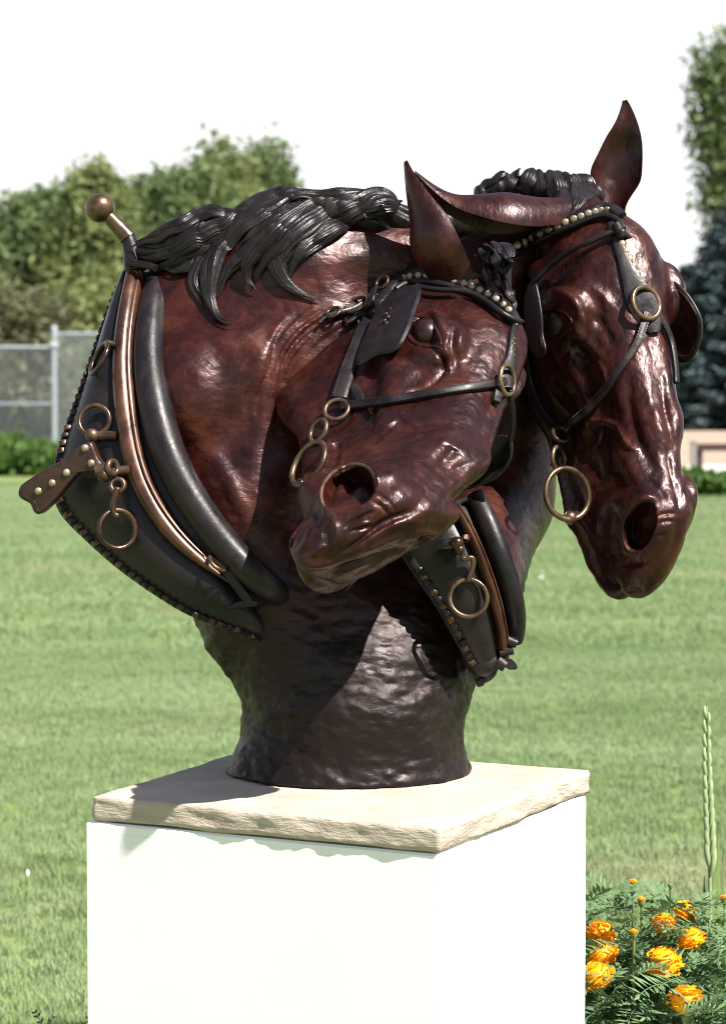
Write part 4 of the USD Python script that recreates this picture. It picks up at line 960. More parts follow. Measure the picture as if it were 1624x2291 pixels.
def stitched(parent, X, N, w, th, mat='bronze_tug', gap=0.006):
    """Two rows of stitches along a strap: fine raised threads."""
    T, N2, Bn = frames(X, N); L = np.r_[0, np.cumsum(np.linalg.norm(np.diff(X, axis=0), axis=1))]; ms = []
    for s in (-1, 1):
        for l in np.arange(0.004, L[-1] - 0.004, gap):
            c = np.array([np.interp(l, L, X[:, q]) for q in range(3)]); i = min(int(np.searchsorted(L, l)), len(X) - 1)
            c = c + Bn[i] * s * w * 0.40 + N2[i] * th * 0.98; ms.append(rodmesh(c - T[i] * gap * .3, c + T[i] * gap * .3, 0.0007, sides=4))
    return obj('stitching', cat(ms), mat, parent, smooth=False, kind='stuff')


def studs_on(parent, sk, pts, r, lift, h=0.0026, mat='stud_brass', toward=0.6):
    for u, v in pts:
        x, n = sk.at(u, v); n = n + np.array([0, -toward, 0]); n /= np.linalg.norm(n)
        obj('stud', dome_stud(x + n * lift, n, r, h), mat, parent, smooth=60)


def pxs(c, k, pts): return [(c[0] + k * x, c[1] + k * y) for x, y in pts]


# near horse: browband, its studs, the round stay, cheek piece, blinker, nose strap
bb, X, N = strap('browband', SC, skA, [(882, 634), (905, 620), (950, 612), (1000, 622), (1050, 640), (1100, 667), (1130, 689), (1152, 722)], 25, th=0.008, lift=0.004, cam=0.65)
stitched(bb, X, N, 24 * px(1), 0.008)
skBB = Skin(( np.asarray(UsdGeom.Mesh(stage.GetPrimAtPath(bb)).GetPointsAttr().Get()) + ORIGIN[bb], np.asarray(UsdGeom.Mesh(stage.GetPrimAtPath(bb)).GetFaceVertexIndicesAttr().Get()).reshape(-1, 3)))
studs_on(bb, skBB, [(904, 620), (917, 617), (936, 615), (954, 615), (972, 616), (995, 620), (1015, 626), (1037, 633), (1055, 640), (1073, 648), (1091, 657), (1110, 668), (1125, 680), (1138, 692)], 0.0066, 0.001)
strap('browband_lining', SC, skA, [(886, 652), (905, 640), (950, 633), (1000, 642), (1050, 660), (1100, 690), (1130, 712), (1152, 732)], 13, th=0.010, lift=0.002)
X, N = skA.path([(930, 650), (960, 656), (1000, 660), (1050, 667), (1090, 690), (1120, 712), (1158, 729)], step=5, smooth=10, lift=0.014)
obj('blinker_stay', tube(X, 0.0052), 'bronze_leather', SC, smooth=True)
cp, X, N = strap('cheek_strap', SC, skA, [(895, 622), (862, 665), (836, 700), (805, 765), (780, 830), (760, 895)], [22, 28, 32, 34, 37, 38], th=0.009, lift=0.004, smooth=14, cam=0.6)
stitched(cp, X, N, 29 * px(1), 0.009)
ns, X, N = strap('nose_strap', SC, skA, [(768, 912), (800, 908), (834, 904), (902, 894), (1007, 877), (1070, 866), (1125, 855)], 21, th=0.008, lift=0.004, smooth=14)
stitched(ns, X, N, 17 * px(1), 0.008)
strap('strap_keeper', SC, skA, [(792, 866), (803, 884), (812, 904)], [16, 24, 18], th=0.006, lift=0.003)
strap('leather_tongue', SC, skA, [(852, 655), (836, 690), (812, 715), (782, 735)], [16, 22, 22, 10], th=0.007, lift=0.016, smooth=12)
strap('throat_strap', SC, skAll, [(884, 632), (850, 648), (820, 672), (790, 692), (745, 706), (715, 728)], [18, 20, 18, 14, 12, 8], th=0.007, lift=0.010, smooth=14)
for c, a, b, ang in (((788, 688), 28, 13, -28), ((746, 707), 16, 9, -28), ((868, 645), 16, 10, -50)):
    x, n = skAll.at(*c); obj('buckle', ring(x + n * 0.016, px(a), px(b), 0.0034, ang), 'brass_dark', SC, smooth=True)


def blinker_plate(parent, outline, sk, near_lift, far_lift, hinge, mat='bronze_leather', thick=0.009, bulge=0.002, anchor=None):
    """outline px; points nearer the hinge line (two px points) lie close to the head, those away from it stand out towards the camera."""
    o = spline(np.array(outline + outline[:1], float), step=5)[:-1]; h0, h1 = np.array(hinge, float); d = h1 - h0; nrm = np.array([-d[1], d[0]]) / np.linalg.norm(d)
    dist = np.abs((o - h0) @ nrm); dist = dist / dist.max()
    ya, yb = sk.at(*h0)[0][1], sk.at(*h1)[0][1]; tt = np.clip(((o - h0) @ d) / (d @ d), 0, 1); lin = ya + (yb - ya) * tt - near_lift
    sy = np.array([sk.at(*q)[0][1] for q in o]); m_ = dist > 0.3; far = max(far_lift, float(np.max((lin - sy + 0.016)[m_] / dist[m_]))); Y = lin - far * dist
    A_ = np.c_[np.ones(len(o)), o]; Yp = A_ @ np.linalg.lstsq(A_, Y, rcond=None)[0]; Y = Yp - max(0.0, float(np.max((Yp - sy + 0.008)[m_])))
    pts = np.array([P(u, v, y) for (u, v), y in zip(o, Y)])
    return obj('blinker', plate(pts, thick, bulge=bulge), mat, parent, smooth=50), pts


bk, pts = blinker_plate(SC, [(932, 641), (939, 650), (930, 685), (919, 721), (908, 748), (892, 775), (874, 787), (838, 795), (802, 815), (806, 785), (822, 745), (842, 700), (868, 665), (900, 645)], skA, 0.014, 0.055, [(880, 640), (800, 815)])
e = spline(np.vstack([pts, pts[:1]]), step=0.004)
obj('piping', tube(e, 0.0030, 7), 'bronze_leather', bk, smooth=True)
skBK = Skin((np.asarray(UsdGeom.Mesh(stage.GetPrimAtPath(bk)).GetPointsAttr().Get()) + ORIGIN[bk], np.asarray(UsdGeom.Mesh(stage.GetPrimAtPath(bk)).GetFaceVertexIndicesAttr().Get()).reshape(-1, 3)))
studs_on(bk, skBK, [(873, 691), (877, 700), (863, 702), (868, 709), (860, 717), (853, 722), (864, 723)], 0.0042, 0.0005, mat='bronze_tug')

# near horse: face drop with ring, far blinker, bit
fd, X, N = strap('face_drop', SC, skA, [(1146, 735), (1142, 765), (1140, 800), (1132, 830), (1128, 870)], [14, 16, 26, 40, 34], th=0.008, lift=0.002)
studs_on(fd, skA, [(1143, 762), (1144, 774), (1144, 786), (1143, 798)], 0.0045, 0.008, mat='brass', h=0.005)
x, n = skA.at(1130, 852); obj('face_ring', ring(np.array(P(1135, 850, x[1] - 0.020)), px(33, 4.0), px(17, 4.0), 0.0042, 84), 'brass', SC, smooth=True)
strap('ring_tab', SC, skA, [(1112, 868), (1108, 890), (1106, 905)], [20, 22, 18], th=0.007, lift=0.006)
x, n = skA.at(1130, 880); yb = x[1]
X = np.array([P(u, v, yb - 0.004 + 0.02 * k) for k, (u, v) in enumerate(spline([(1141, 872), (1146, 910), (1148, 950), (1141, 985)], n=12) * 1.0)]) if False else np.array([P(u, v, yb + 0.0 + 0.006 * k) for k, (u, v) in enumerate(spline([(1141, 872), (1146, 910), (1148, 950), (1141, 985)], n=12))])
obj('blinker_stay', tube(X, 0.0050), 'bronze_leather', SC, smooth=True)
ob = [(1141, 980), (1144, 1003), (1141, 1025), (1129, 1047), (1106, 1068), (1078, 1081), (1042, 1088), (1040, 1060), (1060, 1020), (1095, 985)]
o = spline(np.array(ob + ob[:1], float), step=5)[:-1]; Yb = yb + 0.07 + 0.0005 * (1141 - o[:, 0])
bpts = np.array([P(u, v, y) for (u, v), y in zip(o, Yb)]); b2 = obj('blinker', plate(bpts, 0.009, bulge=-0.012), 'bronze_leather', SC, smooth=50)
obj('piping', tube(spline(np.vstack([bpts, bpts[:1]]), step=0.004), 0.0034, 7), 'bronze_leather', b2, smooth=True)


def ring_at(name, c, a, b, ang, r, sk, lift, mat='brass', parent=None, tilt=None):
    x, n = sk.at(*c); y = x[1] - lift; return obj(name, ring(P(c[0], c[1], y), px(a, y), px(b, y), r, ang, tilt), mat, parent or SC, smooth=True), y


ring_at('strap_ring', (753, 916), 27, 21, -20, 0.0042, skA, 0.020)
ring_at('bit_link', (712, 964), 27, 15, -62, 0.0042, skA, 0.030)
br, yb_ = ring_at('bit_ring', (690, 1037), 55, 27, -57, 0.0050, skA, 0.035)
obj('bit_end', cat([trimesh.creation.icosphere(2, 0.0095).apply_translation(P(673, 1082, yb_)), rodmesh(P(673, 1082, yb_), P(697, 1087, yb_ + 0.03), 0.006)]), 'brass_dark', SC, smooth=40)

# far horse
bb, X, N = strap('browband', SC, skB, [(1134, 568), (1158, 551), (1205, 525), (1248, 506), (1292, 487), (1328, 473), (1350, 467), (1374, 473), (1390, 487)], 23, th=0.009, lift=0.004, cam=0.6)
stitched(bb, X, N, 22 * px(1, 4.4), 0.009)
skBB = Skin((np.asarray(UsdGeom.Mesh(stage.GetPrimAtPath(bb)).GetPointsAttr().Get()) + ORIGIN[bb], np.asarray(UsdGeom.Mesh(stage.GetPrimAtPath(bb)).GetFaceVertexIndicesAttr().Get()).reshape(-1, 3)))
studs_on(bb, skBB, pxs((1039.6, 195), .36, [(287, 1012), (327, 980), (371, 960), (417, 935), (470, 913), (525, 885), (578, 862), (625, 837), (678, 817), (722, 801), (768, 783), (810, 773), (848, 765), (885, 763)]), 0.0074, 0.001)
strap('browband_lining', SC, skB, [(1140, 580), (1202, 545), (1256, 519), (1292, 505), (1349, 487), (1380, 496), (1394, 517)], 12, th=0.011, lift=0.003)
x, n = skB.at(1200, 640)
X, N = skB.path([(1197, 645), (1203, 636), (1227, 609), (1263, 580), (1292, 562), (1328, 546), (1378, 523), (1390, 520)], step=5, smooth=12, lift=0.016)
obj('blinker_stay', tube(X, 0.0056), 'bronze_leather', SC, smooth=True)
x, n = skB.at(1388, 522); ys = x[1] - 0.018
obj('stay_knot', cat([rodmesh(P(1376, 500, ys + .004), P(1392, 528, ys), 0.010, sides=12), trimesh.creation.icosphere(2, 0.0105).apply_translation(P(1390, 520, ys))]), 'bronze_leather', SC, smooth=40)
X = np.array([P(u, v, ys + 0.010 * k) for k, (u, v) in enumerate(spline([(1392, 520), (1428, 544), (1457, 566), (1479, 592), (1492, 625)], n=16))])
obj('blinker_stay', tube(X, 0.0056), 'bronze_leather', SC, smooth=True)
fd, X, N = strap('face_drop', SC, skB, [(1368, 500), (1382, 540), (1394, 580), (1412, 625), (1428, 665), (1446, 700), (1462, 745)], [20, 24, 28, 44, 66, 66, 26], th=0.006, lift=0.003, smooth=12)
studs_on(fd, skB, [(1391, 547), (1399, 563), (1407, 581), (1415, 597), (1423, 613)], 0.0066, 0.008)
x, n = skB.at(1440, 677); yr = x[1] - 0.016
obj('face_ring', ring(P(1445, 677, yr), px(37, yr), px(30, yr), 0.0052, 60), 'brass', SC, smooth=True)
rs, X, N = strap('nose_strap', SC, skB, [(1444, 703), (1436, 730), (1428, 757), (1414, 787), (1385, 830), (1368, 858), (1328, 906), (1274, 962)], 19, th=0.008, lift=0.007, smooth=12)
stitched(rs, X, N, 19 * px(1, 4.3), 0.008)
strap('nose_strap', SC, skB, [(1466, 700), (1484, 735), (1496, 771), (1503, 820), (1506, 860)], 15, th=0.008, lift=0.006, smooth=12)
x, n = skB.at(1230, 680); yn = x[1]
ob = [(1199, 638), (1206, 674), (1211, 717), (1214, 757), (1218, 789), (1206, 800), (1190, 780), (1178, 730), (1176, 680), (1184, 645)]
o = spline(np.array(ob + ob[:1], float), step=5)[:-1]; bp = np.array([P(u, v, yn - 0.055 + 0.0021 * (1215 - u)) for u, v in o])
b2 = obj('blinker', plate(bp, 0.009, n=(-0.9, -0.4, 0)), 'bronze_leather', SC, smooth=50); obj('piping', tube(spline(np.vstack([bp, bp[:1]]), step=0.004), 0.0034, 7), 'bronze_leather', b2, smooth=True)
x, n = skB.at(1490, 720); yf = x[1] + 0.02
ob = [(1494, 625), (1529, 650), (1554, 685), (1567, 717), (1565, 757), (1551, 793), (1533, 808), (1500, 796), (1480, 740), (1478, 670)]
o = spline(np.array(ob + ob[:1], float), step=5)[:-1]; bp = np.array([P(u, v, yf + 0.05 - 0.0006 * (u - 1490)) for u, v in o])
b2 = obj('blinker', plate(bp, 0.010, bulge=-0.01), 'bronze_brown', SC, smooth=50); obj('piping', tube(spline(np.vstack([bp, bp[:1]]), step=0.004), 0.0038, 7), 'bronze_leather', b2, smooth=True)
inn = bp.mean(0) + (bp - bp.mean(0)) * 0.86 + [0, -0.008, 0]
obj('stitching', cat([rodmesh(a, a + (b - a) * .6, 0.0008, sides=4) for a, b in zip(inn, np.roll(inn, -1, 0))]), 'bronze_tug', b2, smooth=False, kind='stuff')
cs, X, N = strap('cheek_strap', SC, skB, [(1182, 795), (1189, 848), (1209, 905), (1243, 955), (1262, 968)], [24, 24, 24, 24, 20], th=0.008, lift=0.010, smooth=12)
ring_at('strap_ring', (1256, 972), 20, 15, 20, 0.0050, skB, 0.035, 'brass_dark')
ring_at('bit_link', (1250, 1026), 27, 16, 84, 0.0048, skB, 0.045)
strap('link_leather', SC, skB, [(1250, 975), (1252, 1000), (1250, 1045)], 20, th=0.006, lift=0.014)
br, yb_ = ring_at('bit_ring', (1269, 1105), 58, 50, 70, 0.0055, skB, 0.105)
obj('bit_end', cat([trimesh.creation.icosphere(2, 0.013).apply_translation(P(1275, 1158, yb_)), rodmesh(P(1275, 1158, yb_), P(1295, 1150, yb_ + 0.04), 0.008), rodmesh(P(1262, 1150, yb_), P(1275, 1158, yb_), 0.008)]), 'brass_dark', SC, smooth=40)

# ---------------------------------------------------------------- collars
def collar(rim, hl, hr, roll, rr, n=70, mid_lift=0.02, frac=1.0):
    """A horse collar from four curves (u, v, Y): leather body from the rim to the hame, the wooden hame and the padded roll."""
    C = [np.array([P(*q) for q in spline(np.array(c, float) * [1, 1, 1000], n=n) / [1, 1, 1000]]) for c in (rim, hl, hr, roll)]
    rim_, hl_, hr_, ro_ = C; back = np.array([0.0, 1, 0])
    out = np.cross(np.gradient(hl_, axis=0), hr_ - hl_); out /= np.linalg.norm(out, axis=1, keepdims=True)
    if (out @ np.array([0, -1, 0])).mean() < 0: out = -out
    for _ in range(8): out[1:-1] = (out[:-2] + out[1:-1] * 2 + out[2:]) / 4
    a, b = rim_, hl_; rows = []
    for s in np.linspace(0, 1, 9): rows.append(a + (b - a) * s + out * mid_lift * math.sin(math.pi * s) ** 0.8 - back * 0.0)
    rows += [hl_ + (hr_ - hl_) * .3 + back * .012, hr_ + back * .016, ro_ + back * 0.02, ro_ + back * 0.10, (ro_ + rim_) / 2 + back * 0.10, rim_ + back * 0.05, rim_ - out * 0.012]
    R = np.stack(rows, 1); m = R.shape[1]; i, j = np.meshgrid(np.arange(n - 1), np.arange(m), indexing='ij'); k = (j + 1) % m
    q = np.stack([i * m + j, i * m + k, (i + 1) * m + k, (i + 1) * m + j], -1).reshape(-1, 4); f = np.vstack([q[:, [0, 1, 2]], q[:, [0, 2, 3]]]); v = R.reshape(-1, 3)
    v = np.vstack([v, R[0].mean(0), R[-1].mean(0)]); aa = np.arange(m); bb_ = (aa + 1) % m
    f = np.vstack([f, np.c_[bb_, aa, np.full(m, n * m)], np.c_[(n - 1) * m + aa, (n - 1) * m + bb_, np.full(m, n * m + 1)]])
    body = trimesh.Trimesh(v, f, process=False)
    if body.volume < 0: body.invert()
    nh = int(n * frac); mid = ((hl_ + hr_) / 2)[:nh]; w = np.linalg.norm(hr_ - hl_, axis=1)[:nh] * np.clip((nh - np.arange(nh)) / 6.0, 0.15, 1) ** 0.5
    hp = np.array([(-.5, -.3), (-.52, .25), (-.46, .5), (-.36, .56), (-.28, .42), (-.2, .62), (0, .85), (.22, .8), (.4, .55), (.5, .2), (.5, -.3)])
    hame = sweep(mid, out[:nh], hp, w, 0.022)
    t = np.linspace(0, 1, n); r_ = np.interp(t, np.linspace(0, 1, len(rr)), rr)
    rollm = sweep(ro_, out, circle(20), r_, r_)
    return body, hame, rollm, C, out


RIM = [(288, 612, 4.40), (262, 660, 4.36), (225, 760, 4.31), (182, 880, 4.26), (143, 985, 4.23), (126, 1050, 4.21), (132, 1130, 4.20), (180, 1190, 4.18), (260, 1262, 4.14), (350, 1327, 4.11), (440, 1378, 4.09), (545, 1415, 4.08), (600, 1440, 4.12), (650, 1455, 4.22)]
HL = [(285, 606, 4.33), (268, 690, 4.26), (254, 800, 4.20), (256, 900, 4.155), (270, 1000, 4.125), (294, 1080, 4.105), (332, 1150, 4.09), (392, 1220, 4.075), (470, 1275, 4.065), (560, 1345, 4.085), (650, 1400, 4.20)]
HR = [(322, 606, 4.32), (307, 690, 4.245), (297, 800, 4.185), (303, 900, 4.14), (318, 1000, 4.11), (343, 1080, 4.09), (382, 1150, 4.078), (432, 1212, 4.068), (486, 1262, 4.062), (575, 1330, 4.085), (665, 1385, 4.21)]
ROLL = [(352, 612, 4.34), (340, 690, 4.255), (333, 800, 4.19), (346, 900, 4.14), (372, 1000, 4.105), (408, 1080, 4.085), (458, 1160, 4.07), (520, 1237, 4.06), (590, 1305, 4.06), (650, 1350, 4.14), (700, 1385, 4.26)]
body, hame, roll, CA, outA = collar(RIM, HL, HR, ROLL, [0.020, 0.026, 0.029, 0.031, 0.032, 0.031, 0.030, 0.028, 0.025, 0.018, 0.008], frac=0.80)
obj('collar_body', body, 'bronze_leather', SC, smooth=40, label='dark leather collar body of the near horse')
hm = obj('hame', hame, 'bronze_tan', SC, smooth=45, label='polished tan hame of the near horse collar')
obj('collar_roll', roll, 'bronze_leather', SC, smooth=True, label='padded black roll of the near horse collar')


def rim_trim(C, r0, bead, n0, n1, step, out, offset=0.0, inset=0.10):
    rimc, hl_ = C[0], C[1]; inner = rimc + (hl_ - rimc) * inset
    for _ in range(3): inner[1:-1] = (inner[:-2] + inner[2:]) / 2
    obj('rim_welt', tube(rimc + out * 0.002, r0, 9), 'bronze_leather', SC, smooth=True)
    obj('rim_band', sweep((rimc + inner) / 2 + out * 0.004, out, strapprof(), np.linalg.norm(inner - rimc, axis=1) * 0.9, 0.006), 'bronze_leather', SC, smooth=40)
    L = np.r_[0, np.cumsum(np.linalg.norm(np.diff(rimc, axis=0), axis=1))]; k = 0
    for l in np.arange(L[-1] * n0, L[-1] * n1, step):
        i = min(int(np.searchsorted(L, l)), len(L) - 1); a, b = rimc[i] * .85 + inner[i] * .15, rimc[i] * .1 + inner[i] * .9; o = out[i]
        d = (b - a) / np.linalg.norm(b - a); t_ = np.cross(d, o); s = np.linspace(0, 1, 6)[:, None]; w = bead * (1 if k % 2 else 0.8)
        X = a + (b - a) * s + o * (0.006 + 0.005 * np.sin(np.pi * s))
        obj('lacing', sweep(X, np.repeat(o[None], 6, 0), strapprof(), w, 0.005), 'brass_dark' if k % 2 else 'bronze_leather', SC, smooth=40); k += 1


rim_trim(CA, 0.0050, 0.012, 0.04, 0.90, 0.0145, outA)

ctop = P(298, 590, 4.33)
obj('hame_neck', sweep(np.array([P(u, v, y) for u, v, y in spline(np.array([(303, 606, 4320), (298, 575, 4322), (292, 548, 4324), (284, 528, 4326)], float), n=16) / [1, 1, 1000]]), np.repeat([[0, -1.0, 0]], 16, 0), circle(14), np.linspace(px(26), px(17), 16), np.linspace(px(26), px(17), 16)), 'bronze_leather', hm, smooth=True)
st = np.array([P(u, v, y) for u, v, y in spline(np.array([(286, 532, 4325), (272, 515, 4326), (258, 500, 4327), (244, 484, 4328)], float), n=18) / [1, 1, 1000]])
obj('hame_stem', sweep(st, np.repeat([[0, -1.0, 0]], 18, 0), circle(16), np.linspace(px(21), px(16), 18), np.linspace(px(21), px(16), 18)), 'brass', hm, smooth=50)
obj('hame_ball', trimesh.creation.icosphere(4, px(34)).apply_translation(P(224, 465, 4.33)), 'brass', hm, smooth=True)
strap('collar_strap', SC, skM, [(290, 588, 4.30), (320, 592, 4.285), (352, 600, 4.27)], 16, th=0.012)

# rings, bolts and the leather tug on the near collar
def ring_px(name, c, Y, a, b, ang, r, mat='brass_dark', parent=None, tilt=None):
    return obj(name, ring(P(c[0], c[1], Y), px(a, Y), px(b, Y), r, ang, tilt), mat, parent or SC, smooth=True)


ring_px('rein_ring', (222, 801), 4.195, 39, 13, -62, 0.0044)
obj('ring_staple', rodmesh(P(238, 768, 4.19), P(258, 772, 4.20), 0.008, sides=10), 'brass_dark', SC, smooth=40)
ring_px('rein_ring', (211, 940), 4.14, 35, 33, -20, 0.0046)
obj('ring_staple', cat([rodmesh(P(200, 974, 4.135), P(262, 974, 4.125), 0.0085, sides=10), trimesh.creation.icosphere(2, 0.013).apply_translation(P(206, 974, 4.132))]), 'brass_dark', SC, smooth=40)
tugo = pxs((32.5, 909.5), .36, [(50, 490), (140, 428), (240, 370), (345, 300), (440, 232), (480, 218), (515, 280), (545, 340), (572, 378), (500, 392), (430, 402), (380, 440), (330, 500), (280, 560), (210, 635), (150, 668), (125, 640), (112, 608), (62, 578)])
tp = np.array([P(u, v, 4.100 + 0.00022 * (240 - u)) for u, v in spline(np.array(tugo + tugo[:1], float), step=5)[:-1]])
tg = obj('leather_tug', plate(tp, 0.024, mid=tp.mean(0) + [-.005, 0, .004]), 'bronze_tug', SC, smooth=35, label='thick riveted leather tug stub sticking out to the left')
for u, v in pxs((32.5, 909.5), .36, [(440, 258), (478, 352), (325, 410), (236, 475), (149, 526)]):
    obj('rivet', dome_stud(P(u, v, 4.100 + 0.00022 * (240 - u) - 0.012), (0.1, -1, 0.1), 0.0075, 0.006), 'stud_brass', tg, smooth=60)
inn = tp.mean(0) + (tp - tp.mean(0)) * 0.90 + [0, -0.0122, 0]
obj('stitching', cat([rodmesh(a, a + (b - a) * .6, 0.0008, sides=4) for a, b in zip(inn, np.roll(inn, -1, 0))]), 'bronze_mane', tg, smooth=False, kind='stuff')
obj('tug_bolt', cat([rodmesh(P(222, 1058, 4.085), P(290, 1050, 4.088), 0.0085, sides=12), rodmesh(P(214, 1056, 4.08), P(240, 1052, 4.08), 0.014, sides=12), trimesh.creation.icosphere(2, 0.013).apply_translation(P(232, 1063, 4.075))]), 'brass_dark', SC, smooth=40)
ring_px('tug_shackle', (252, 1046), 4.075, 15, 9, 80, 0.0055)
ring_px('small_ring', (263, 1086), 4.075, 15, 14, 0, 0.0050)
X = np.array([P(u, v, 4.068) for u, v in spline([(264, 1090), (258, 1110), (253, 1130), (256, 1150), (266, 1155)], n=18)])
obj('hook', tube(X, 0.0058), 'brass_dark', SC, smooth=True)
ring_px('large_ring', (263, 1184), 4.072, 43, 38, 75, 0.0050)
for a, b in (((455, 1248), (470, 1268)), ((470, 1246), (505, 1272))): obj('hame_clip', rodmesh(P(*a, 4.055), P(*b, 4.052), 0.0055, sides=10), 'brass_dark', SC, smooth=40)
ring_px('hame_buckle', (489, 1260), 4.050, 24, 9, 38, 0.0040)
strap('hame_strap', SC, skN, [(505, 1275, 4.055), (530, 1310, 4.05), (560, 1350, 4.05)], 22, th=0.008)
strap('strap_end', SC, skN, [(508, 1362, 4.06), (540, 1352, 4.05), (575, 1350, 4.05)], [8, 18, 14], th=0.006)

# far horse collar, low on the right
RIM2 = [(880, 1190, 4.10), (936, 1293, 4.085), (980, 1357, 4.078), (1030, 1445, 4.08), (1060, 1500, 4.10), (1072, 1532, 4.12)]
HL2 = [(1010, 1140, 4.09), (1047, 1210, 4.068), (1070, 1270, 4.058), (1090, 1330, 4.06), (1106, 1390, 4.075), (1114, 1440, 4.095), (1116, 1480, 4.11)]
HR2 = [(1030, 1130, 4.09), (1072, 1205, 4.068), (1096, 1265, 4.06), (1116, 1325, 4.063), (1130, 1385, 4.078), (1136, 1435, 4.098), (1136, 1470, 4.115)]
ROLL2 = [(1062, 1110, 4.12), (1102, 1195, 4.085), (1126, 1262, 4.075), (1146, 1325, 4.08), (1155, 1385, 4.10), (1150, 1430, 4.125)]
body2, hame2, roll2, CB, outB = collar(RIM2, HL2, HR2, ROLL2, [0.018, 0.020, 0.020, 0.019, 0.018, 0.017])
obj('collar_body', body2, 'bronze_leather', SC, smooth=40, label='dark leather collar body of the far horse, below the near horse muzzle')
obj('hame', hame2, 'bronze_tan', SC, smooth=45, label='tan hame of the far horse collar'); obj('collar_roll', roll2, 'bronze_leather', SC, smooth=True, label='padded roll of the far horse collar')
rim_trim(CB, 0.0055, 0.011, 0.25, 0.98, 0.0145, outB, inset=0.14)
bag = [(1075, 1490, 4.10, 26), (1095, 1480, 4.10, 24), (1060, 1470, 4.11, 26)]
lump('collar_toe', SC, bag, 'bronze_leather', amp=0.0005)
ring_px('large_ring', (1048, 1338), 4.035, 42, 41, 0, 0.0044, 'brass')
X = np.array([P(u, v, 4.035) for u, v in spline([(1036, 1232), (1042, 1250), (1056, 1248), (1058, 1268), (1052, 1285), (1049, 1300)], n=22)])
obj('hook', tube(X, 0.0050), 'brass', SC, smooth=True)
obj('hook_bolt', cat([rodmesh(P(985, 1220, 4.05), P(1032, 1216, 4.04), 0.009, sides=12), trimesh.creation.icosphere(2, 0.012).apply_translation(P(1022, 1215, 4.035)), trimesh.creation.icosphere(2, 0.010).apply_translation(P(1028, 1230, 4.035)), rodmesh(P(1040, 1210, 4.045), P(1042, 1200, 4.05), 0.008)]), 'brass_dark', SC, smooth=40)
strap('strap_end', SC, skN, [(968, 1232, 4.05), (990, 1217, 4.04), (1010, 1212, 4.045)], [8, 16, 18], th=0.006)
obj('hame_clip', cat([rodmesh(P(1132, 1432, 4.09), P(1156, 1440, 4.09), 0.009, sides=12), rodmesh(P(1118, 1462, 4.09), P(1148, 1455, 4.09), 0.008, sides=12), rodmesh(P(1112, 1480, 4.09), P(1130, 1490, 4.09), 0.012, sides=12)]), 'bronze_leather', SC, smooth=40)
tp = np.array([P(u, v, 4.085) for u, v in spline(np.array([(1128, 1484), (1142, 1474), (1156, 1488), (1157, 1496), (1146, 1499), (1134, 1496), (1128, 1484)], float), n=28)[:-1]])
obj('strap_end', plate(tp, 0.006), 'bronze_leather', SC, smooth=35)
# ---------------------------------------------------------------- flower bed and small things
def petal_head(seed, r, tall=1.0):
    g = np.random.default_rng(seed); vs, fs = [], []
    for ring_, (el, n, L) in enumerate([(-0.35, 18, 1.0), (-0.05, 18, 1.05), (0.2, 17, 1.0), (0.45, 15, 0.95), (0.75, 12, 0.9), (1.05, 9, 0.85), (1.35, 5, 0.8)]):
        for k in range(n):
            a = 6.283 * (k + g.uniform(-.3, .3)) / n + ring_ * 0.4; e = el + g.uniform(-.12, .12); d = np.array([math.cos(a) * math.cos(e), math.sin(a) * math.cos(e), math.sin(e) * tall])
            s = np.array([-math.sin(a), math.cos(a), 0]); u = np.cross(d, s); w = r * g.uniform(.24, .34); l = r * L * g.uniform(.86, 1.08); b = d * r * 0.3
            i = len(vs); tip = d * l; cup = u * g.uniform(-.12, .16) * r
            vs += [b, (b + tip) * .55 + s * w * .7 + cup * .3, (b + tip) * .55 - s * w * .7 + cup * .3, tip + s * w + cup + d * r * g.uniform(-.08, .05), tip - s * w + cup + d * r * g.uniform(-.08, .05), tip * 1.03 + cup * .4 + u * r * g.uniform(-.08, .08)]
            fs += [[i, i + 1, i + 2], [i + 1, i + 5, i + 2], [i + 1, i + 3, i + 5], [i + 2, i + 5, i + 4]]
    core = trimesh.creation.icosphere(2, r * 0.82); core.apply_scale([1, 1, tall])
    return cat([trimesh.Trimesh(np.array(vs), np.array(fs), process=False), core])


def pinnate(base, d, L, g, wid=0.30, pairs=6):
    """A marigold leaf: narrow toothed leaflets along a midrib that arches over."""
    d = d / np.linalg.norm(d); s = np.cross(d, [0, 0, 1.0]); s /= np.linalg.norm(s) + 1e-9; s = s * math.cos(g.uniform(-.5, .5)) + np.array([0, 0, 1]) * math.sin(g.uniform(-.5, .5)); up = np.cross(s, d)
    vs, fs = [], []
    def at(t): return base + d * L * t + np.array([0, 0, -1]) * L * 0.32 * t * t
    def leaflet(p, q, w):
        i = len(vs); ax = q - p; m = p + ax * .45; n = np.cross(ax, up); n /= np.linalg.norm(n) + 1e-9
        vs.extend([p, m + n * w, q, m - n * w, m + up * w * .5]); fs.extend([[i, i + 1, i + 4], [i + 1, i + 2, i + 4], [i + 2, i + 3, i + 4], [i + 3, i, i + 4]])
    for k in range(pairs):
        t = 0.22 + 0.68 * k / (pairs - 1)
        for q in (-1, 1):
            l = L * wid * (0.75 + 0.5 * math.sin(math.pi * t)) * g.uniform(.85, 1.15); leaflet(at(t), at(t) + s * q * l * .85 + d * l * .65 + up * l * g.uniform(-.1, .25), L * 0.050)
    leaflet(at(.9), at(1.15), L * .055)
    i = len(vs)
    for t in np.linspace(0, 1, 5): vs.extend([at(t) + s * L * .010, at(t) - s * L * .010])
    for k in range(4): fs.extend([[i + 2 * k, i + 2 * k + 1, i + 2 * k + 3], [i + 2 * k, i + 2 * k + 3, i + 2 * k + 2]])
    return trimesh.Trimesh(np.array(vs), np.array(fs), process=False)


